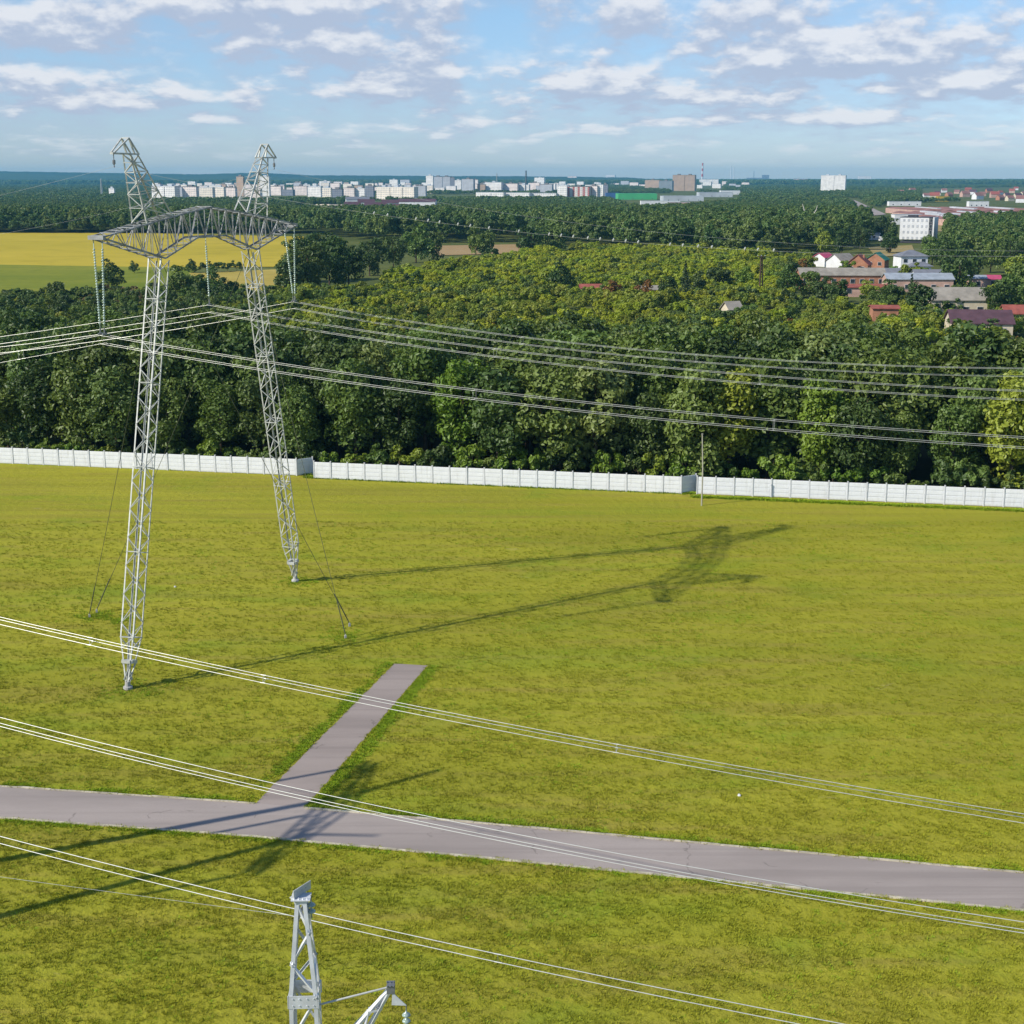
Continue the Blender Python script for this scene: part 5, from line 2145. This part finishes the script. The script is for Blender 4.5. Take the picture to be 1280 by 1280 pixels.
# ------------------------------------------------------------------ the town
PAL = {
    'white': facade('white_block_facade', (.90, .865, .82)),
    'cream': facade('cream_block_facade', (.88, .79, .67)),
    'pink': facade('pinkish_block_facade', (.87, .75, .69)),
    'grey': facade('grey_block_facade', (.46, .48, .52)),
    'tan': facade('tan_brick_block_facade', (.46, .32, .22), wx=.42),
    'red': facade('red_white_block_facade', (.66, .62, .58), band=(9.0, (.38, .10, .08))),
    'slate': facade('slate_block_facade', (.16, .18, .23)),
    'teal': facade('teal_glass_facade', (.10, .17, .20), wx=.7, wz=.7),
}
M['roof_flat'] = simple('bitumen_flat_roof', (.20, .19, .19), .9)


def block(x0, x1, ytop, ybase, kind, label, d=14.0, rz=0.0, extra=True, rise=None, group='blocks of the distant town'):
    x0, x1 = x0 - .9, x1 + .9
    xm = (x0 + x1) / 2
    p = G(xm, ybase)
    k = mpp(ybase)
    w, h = (x1 - x0) * k, (ybase - ytop) * k
    d = min(d, w * .28)
    w = (w - d * math.sin(abs(rz))) / math.cos(rz)
    o = empty('apartment_block', (p[0], p[1], 0), rz)
    mb = MB()
    mb.box((0, d / 2, h / 2 - .5), (w, d, h + 1))
    n = max(1, int(w / 22))
    for i in range(n - 1):          # bays that stand a little proud of the front
        mb.box((-w / 2 + w * (i + 1) / n, -.45, h / 2 - .8), (min(4.5, w / n * .4), .9, h + .6))
    mb.build('wall', PAL[kind], o)
    mb = MB()
    mb.box((0, d / 2, h + .4), (w + .4, d + .4, .8))
    if extra:
        for i in range(max(1, n)):
            mb.box((-w / 2 + w * (i + .5) / max(1, n), d / 2, h + 2.1), (min(7, w * .4), d * .5, 2.6))
    mb.build('roof', M['roof_flat'] if kind not in ('white', 'cream') else M['pale_sheet'], o)
    tag(o, label, 'apartment block', group)
    return o


TOWN = [
    (187, 222, 233.5, 250, 'white', 'white slab block at the left of the town, behind the near horn'),
    (222, 228, 234.5, 249.5, 'grey', 'narrow grey block standing in for the shaded side of the left white slab'),  # the white slab's shaded end, drawn as a separate grey block
    (228, 247, 234, 250, 'pink', 'pinkish slab block right of the left white slab'),
    (247, 267, 235, 249, 'cream', 'cream slab block between the two pylon horns'),
    (267, 281, 234.5, 248.5, 'cream', 'cream block, one right of the slab between the horns'),
    (281, 295, 235, 248, 'pink', 'pinkish block next to the tan towers'),
    (296, 305, 221.5, 246, 'tan', 'tan tower block left of the far pylon horn'),
    (305, 326, 236, 247, 'pink', 'low pinkish block behind the far pylon horn'),
    (326, 337, 221.5, 245, 'white', 'tall pale tower block right behind the far pylon horn'),
    (337, 352, 233.5, 244, 'pink', 'pinkish block right of the far pylon horn'),
    (352, 367, 237.5, 244.5, 'slate', 'dark slate block right of the far pylon horn'),
    (367, 384, 233, 244, 'pink', 'pale pink block right of the dark slate block'),
    (384, 402, 234, 246, 'white', 'white block between the dark slate one and the cream one'),
    (399, 413, 227, 238, 'white', 'white tower rising behind the cream block'),
    (403, 414, 235.5, 250.5, 'cream', 'cream block with the narrow front before a slate block'),
    (414, 428, 237, 249, 'slate', 'slate shaded block right of the narrow cream block'),
    (429, 443, 235.5, 247, 'pink', 'pale pinkish block right of the slate shaded block'),
    (443, 456, 236, 247, 'white', 'white block left of the tall slate shaded one'),
    (456.5, 467, 233, 248, 'slate', 'tall slate shaded block left of the long peach block'),
    (468, 520, 234.5, 249, 'cream', 'long peach cream block in the middle of the town'),
    (487, 497, 225, 235, 'white', 'white tower above the left of the long peach block'),
    (500, 512, 225, 234, 'grey', 'pale grey tower above the right of the long peach block'),
    (520, 532, 233, 245, 'grey', 'grey block right of the long peach block'),
    (533, 541, 220.5, 241, 'white', 'white tower at the left of the tall tower group'),
    (541, 563, 221.5, 239, 'grey', 'broad grey block of the tall tower group'),
    (563, 568, 223, 240, 'slate', 'narrow slate block of the tall tower group'),
    (569, 576, 226, 241, 'white', 'narrow white block right of the tall tower group'),
    (577, 592, 224.5, 242, 'grey', 'pale stepped block right of the tall tower group'),
    (590, 597, 225, 236, 'pink', 'pinkish tower behind the pale stepped block'),
    (594, 630, 241, 248.5, 'white', 'low white block, left of the front row with dark roofs'),
    (631, 662, 241.5, 248.5, 'white', 'low white block, middle of the front row with dark roofs'),
    (663, 695, 242, 248.5, 'white', 'low white block, right of the front row with dark roofs'),
    (597, 606, 231, 242, 'tan', 'tan block above the left of the low white front row'),
    (606, 627, 228.5, 242, 'white', 'white block rising over the low front row'),
    (628, 647, 230, 242, 'pink', 'pinkish block rising over the middle of the low front row'),
    (648, 661, 231.5, 242, 'white', 'white block below the slim dark tower'),
    (662, 674, 229, 241, 'pink', 'pale block right of the slim dark tower'),
    (668, 680, 222.5, 234, 'white', 'white tower over the right of the low front row'),
    (675, 690, 231, 243, 'grey', 'grey block left of the red and white building'),
    (697, 708, 232.5, 248.5, 'white', 'white left end of the red and white building'),
    (708, 737, 234, 248.5, 'red', 'red and white striped building with balconies'),
    (737, 746, 233, 248.5, 'pink', 'pinkish block joined right of the red striped building'),
    (745.5, 753, 231.5, 248.5, 'white', 'white block at the right end of the red striped building'),
    (753, 759, 231.5, 247.5, 'slate', 'dark narrow block closing the red striped building'),
    (710, 720, 220.5, 229, 'pink', 'pinkish tower far behind the red striped building'),
    (757.5, 768, 219, 227.5, 'white', 'white tower standing alone on the skyline before the woods end'),
    (806, 824, 225.5, 238, 'tan', 'beige block left of the teal glass block'),
    (823.5, 840, 226.5, 239, 'teal', 'teal glass block left of the big brown block'),
    (840.5, 868, 219.5, 238.5, 'tan', 'big brown brick block near the striped chimney'),
    (875, 897, 224.5, 231.5, 'white', 'low white hall at the foot of the striped chimney'),
    (1026.5, 1055, 220, 239, 'white', 'big white block standing among the trees on the right skyline'),
    (1073, 1088, 220.5, 227, 'white', 'small white block on the right skyline'),
    (992, 1008, 224, 229.5, 'red', 'low red and white block on the right skyline'),
    (934, 953, 222.5, 227, 'slate', 'dark industrial block on the skyline between chimneys and trees'),
    (953, 960, 219, 227, 'slate', 'dark taller end of the industrial block on the skyline'),
    (136.5, 143, 236, 246.5, 'white', 'small white tower alone left of the near pylon horn'),
    (145, 182, 244.3, 247.5, 'pink', 'long low pinkish block left of the near pylon horn'),
    (117, 135, 244.8, 247, 'white', 'low white block left of the small white tower'),
]
for r_ in TOWN:
    block(*r_, d=random.uniform(12, 22), rz=random.uniform(-.48, -.28), extra=(r_[3] - r_[2]) > 9)
row2 = []
x = 196.0
while x < 700:
    w = random.uniform(6, 15)
    row2.append((x, x + w))
    x += w + random.uniform(0, 4)
for i, (a, b) in enumerate(row2):
    yb = random.uniform(239.5, 242)
    yt = yb - random.uniform(6.5, 11.5)
    kd = random.choices(['white', 'cream', 'pink', 'grey', 'tan'], [.36, .24, .28, .08, .04])[0]
    nm = {'white': 'white', 'cream': 'cream', 'pink': 'pinkish', 'grey': 'grey', 'tan': 'tan'}[kd]
    block(a, b, yt, yb, kd, f'{nm} block in the middle row of the town, {ordinal(i)} from the left', d=14, rz=random.uniform(-.5, -.25), extra=random.random() < .5, group='blocks in the middle row of the town')
# smaller houses of the town that fill the skyline behind
far = []
x = 190.0
while x < 930:
    w = random.uniform(4, 11)
    far.append((x, x + w))
    x += w + random.uniform(.5, 4)
for i, (a, b) in enumerate(far):
    yb = random.uniform(231.5, 236.5)
    yt = yb - random.uniform(3.2, 6.5)
    kd = random.choices(['white', 'cream', 'pink', 'grey', 'tan'], [.4, .2, .25, .1, .05])[0]
    nm = {'white': 'white', 'cream': 'cream', 'pink': 'pinkish', 'grey': 'grey', 'tan': 'tan'}[kd]
    block(a, b, yt, yb, kd, f'small {nm} block on the far side of the town, {ordinal(i)} from the left', d=12, rz=-.5, extra=False, group='small blocks on the far side of the town')


def chimney(x, ytop, ybase, r, striped, label):
    p = G(x, ybase)
    k = mpp(ybase)
    h = (ybase - ytop) * k
    o = empty('chimney', p)
    n = 8
    for i in range(n if striped else 1):
        f0, f1 = (i / n, (i + 1) / n) if striped else (0, 1)
        mb = MB()
        mb.tube([(0, 0, h * f0), (0, 0, h * f1)], [r * (1 - .4 * f0), r * (1 - .4 * f1)], 12)
        mb.build('band' if striped else 'shaft', M['chim_red'] if striped and i % 2 == n % 2 + 1 - 0 else M['chim_white'], o)
    tag(o, label, 'chimney')


chimney(877.6, 204.5, 231, 5.2, True, 'tall red and white banded chimney on the skyline')
chimney(913.2, 207.5, 228, 4.2, False, 'pale slim chimney, left one of the pair on the skyline')
chimney(916.8, 209.5, 228, 3.0, False, 'pale slim chimney, right one of the pair on the skyline')


def tv_mast(x, ytop, ybase, r, mat, label):
    p = G(x, ybase)
    k = mpp(ybase)
    h = (ybase - ytop) * k
    mb = MB()
    for an in range(3):
        a = an * 2.094
        c, s = math.cos(a), math.sin(a)
        mb.bar((c * r, s * r, 0), (c * r * .35, s * r * .35, h), r * .35)
        a2 = a + 2.094
        c2, s2 = math.cos(a2), math.sin(a2)
        n = 14
        for i in range(n):
            f0, f1 = i / n, (i + 1) / n
            q0, q1 = r * (1 - .65 * f0), r * (1 - .65 * f1)
            mb.bar((c * q0, s * q0, h * f0), (c2 * q1, s2 * q1, h * f1), r * .18)
    tag(mb.build('lattice_tower', mat, loc=p), label, 'tower')


tv_mast(657.3, 214, 242, 3.4, M['fitting'], 'slim dark lattice tower over the middle of the town')
tv_mast(621, 217.5, 242, 2.0, M['galv'], 'thin pale lattice tower left of the slim dark tower')
tv_mast(127.5, 224, 246, 2.2, M['galv'], 'thin pale lattice tower left of the small white tower')
tv_mast(942, 214, 228, 3.0, M['fitting'], 'thin dark lattice tower above the industrial block')

# glasshouses on the far left slope
for a, b, y, lab in ((0, 15, 224.6, 'pale long glasshouse at the far left under the hills'), (27, 47, 227, 'white long glasshouse on the slope under the hills'),
                     (145, 159, 230.5, 'pale long glasshouse beside the near pylon horn under the hills')):
    k = mpp(y)
    house((a + b) / 2, y, (b - a) * k, 40, 14, 6, 0, 'white', 'pale_sheet', lab, wins=0, cat='glasshouse', name='glasshouse', group='glasshouses under the hills')

# small litter and stones on the lawn
for x, y, lab in ((924, 995, 'small white stone on the grass above the road'), (219, 734, 'tiny white stone on the grass between the masts')):
    p = G(x, y)
    mb = MB()
    r_ = np.random.default_rng(int(x))
    mb.tube([(0, 0, -.02), (0, 0, .04), (.01, 0, .09), (.02, 0, .12)], [.09, .11, .08, .02], 8)
    mb.v = [tuple(np.array(v_) * r_.uniform(.85, 1.15)) for v_ in mb.v]
    tag(mb.build('stone', M['chim_white'], loc=p), lab, 'stone')

# ------------------------------------------------------------------ render settings
vs = scene.view_settings
vs.view_transform = 'Standard'
vs.look = 'None'
vs.exposure = 0.0
vs.gamma = 1.0
scene.cycles.max_bounces = 6
scene.cycles.diffuse_bounces = 2
scene.cycles.transmission_bounces = 3
scene.cycles.volume_bounces = 0
scene.cycles.use_denoising = True
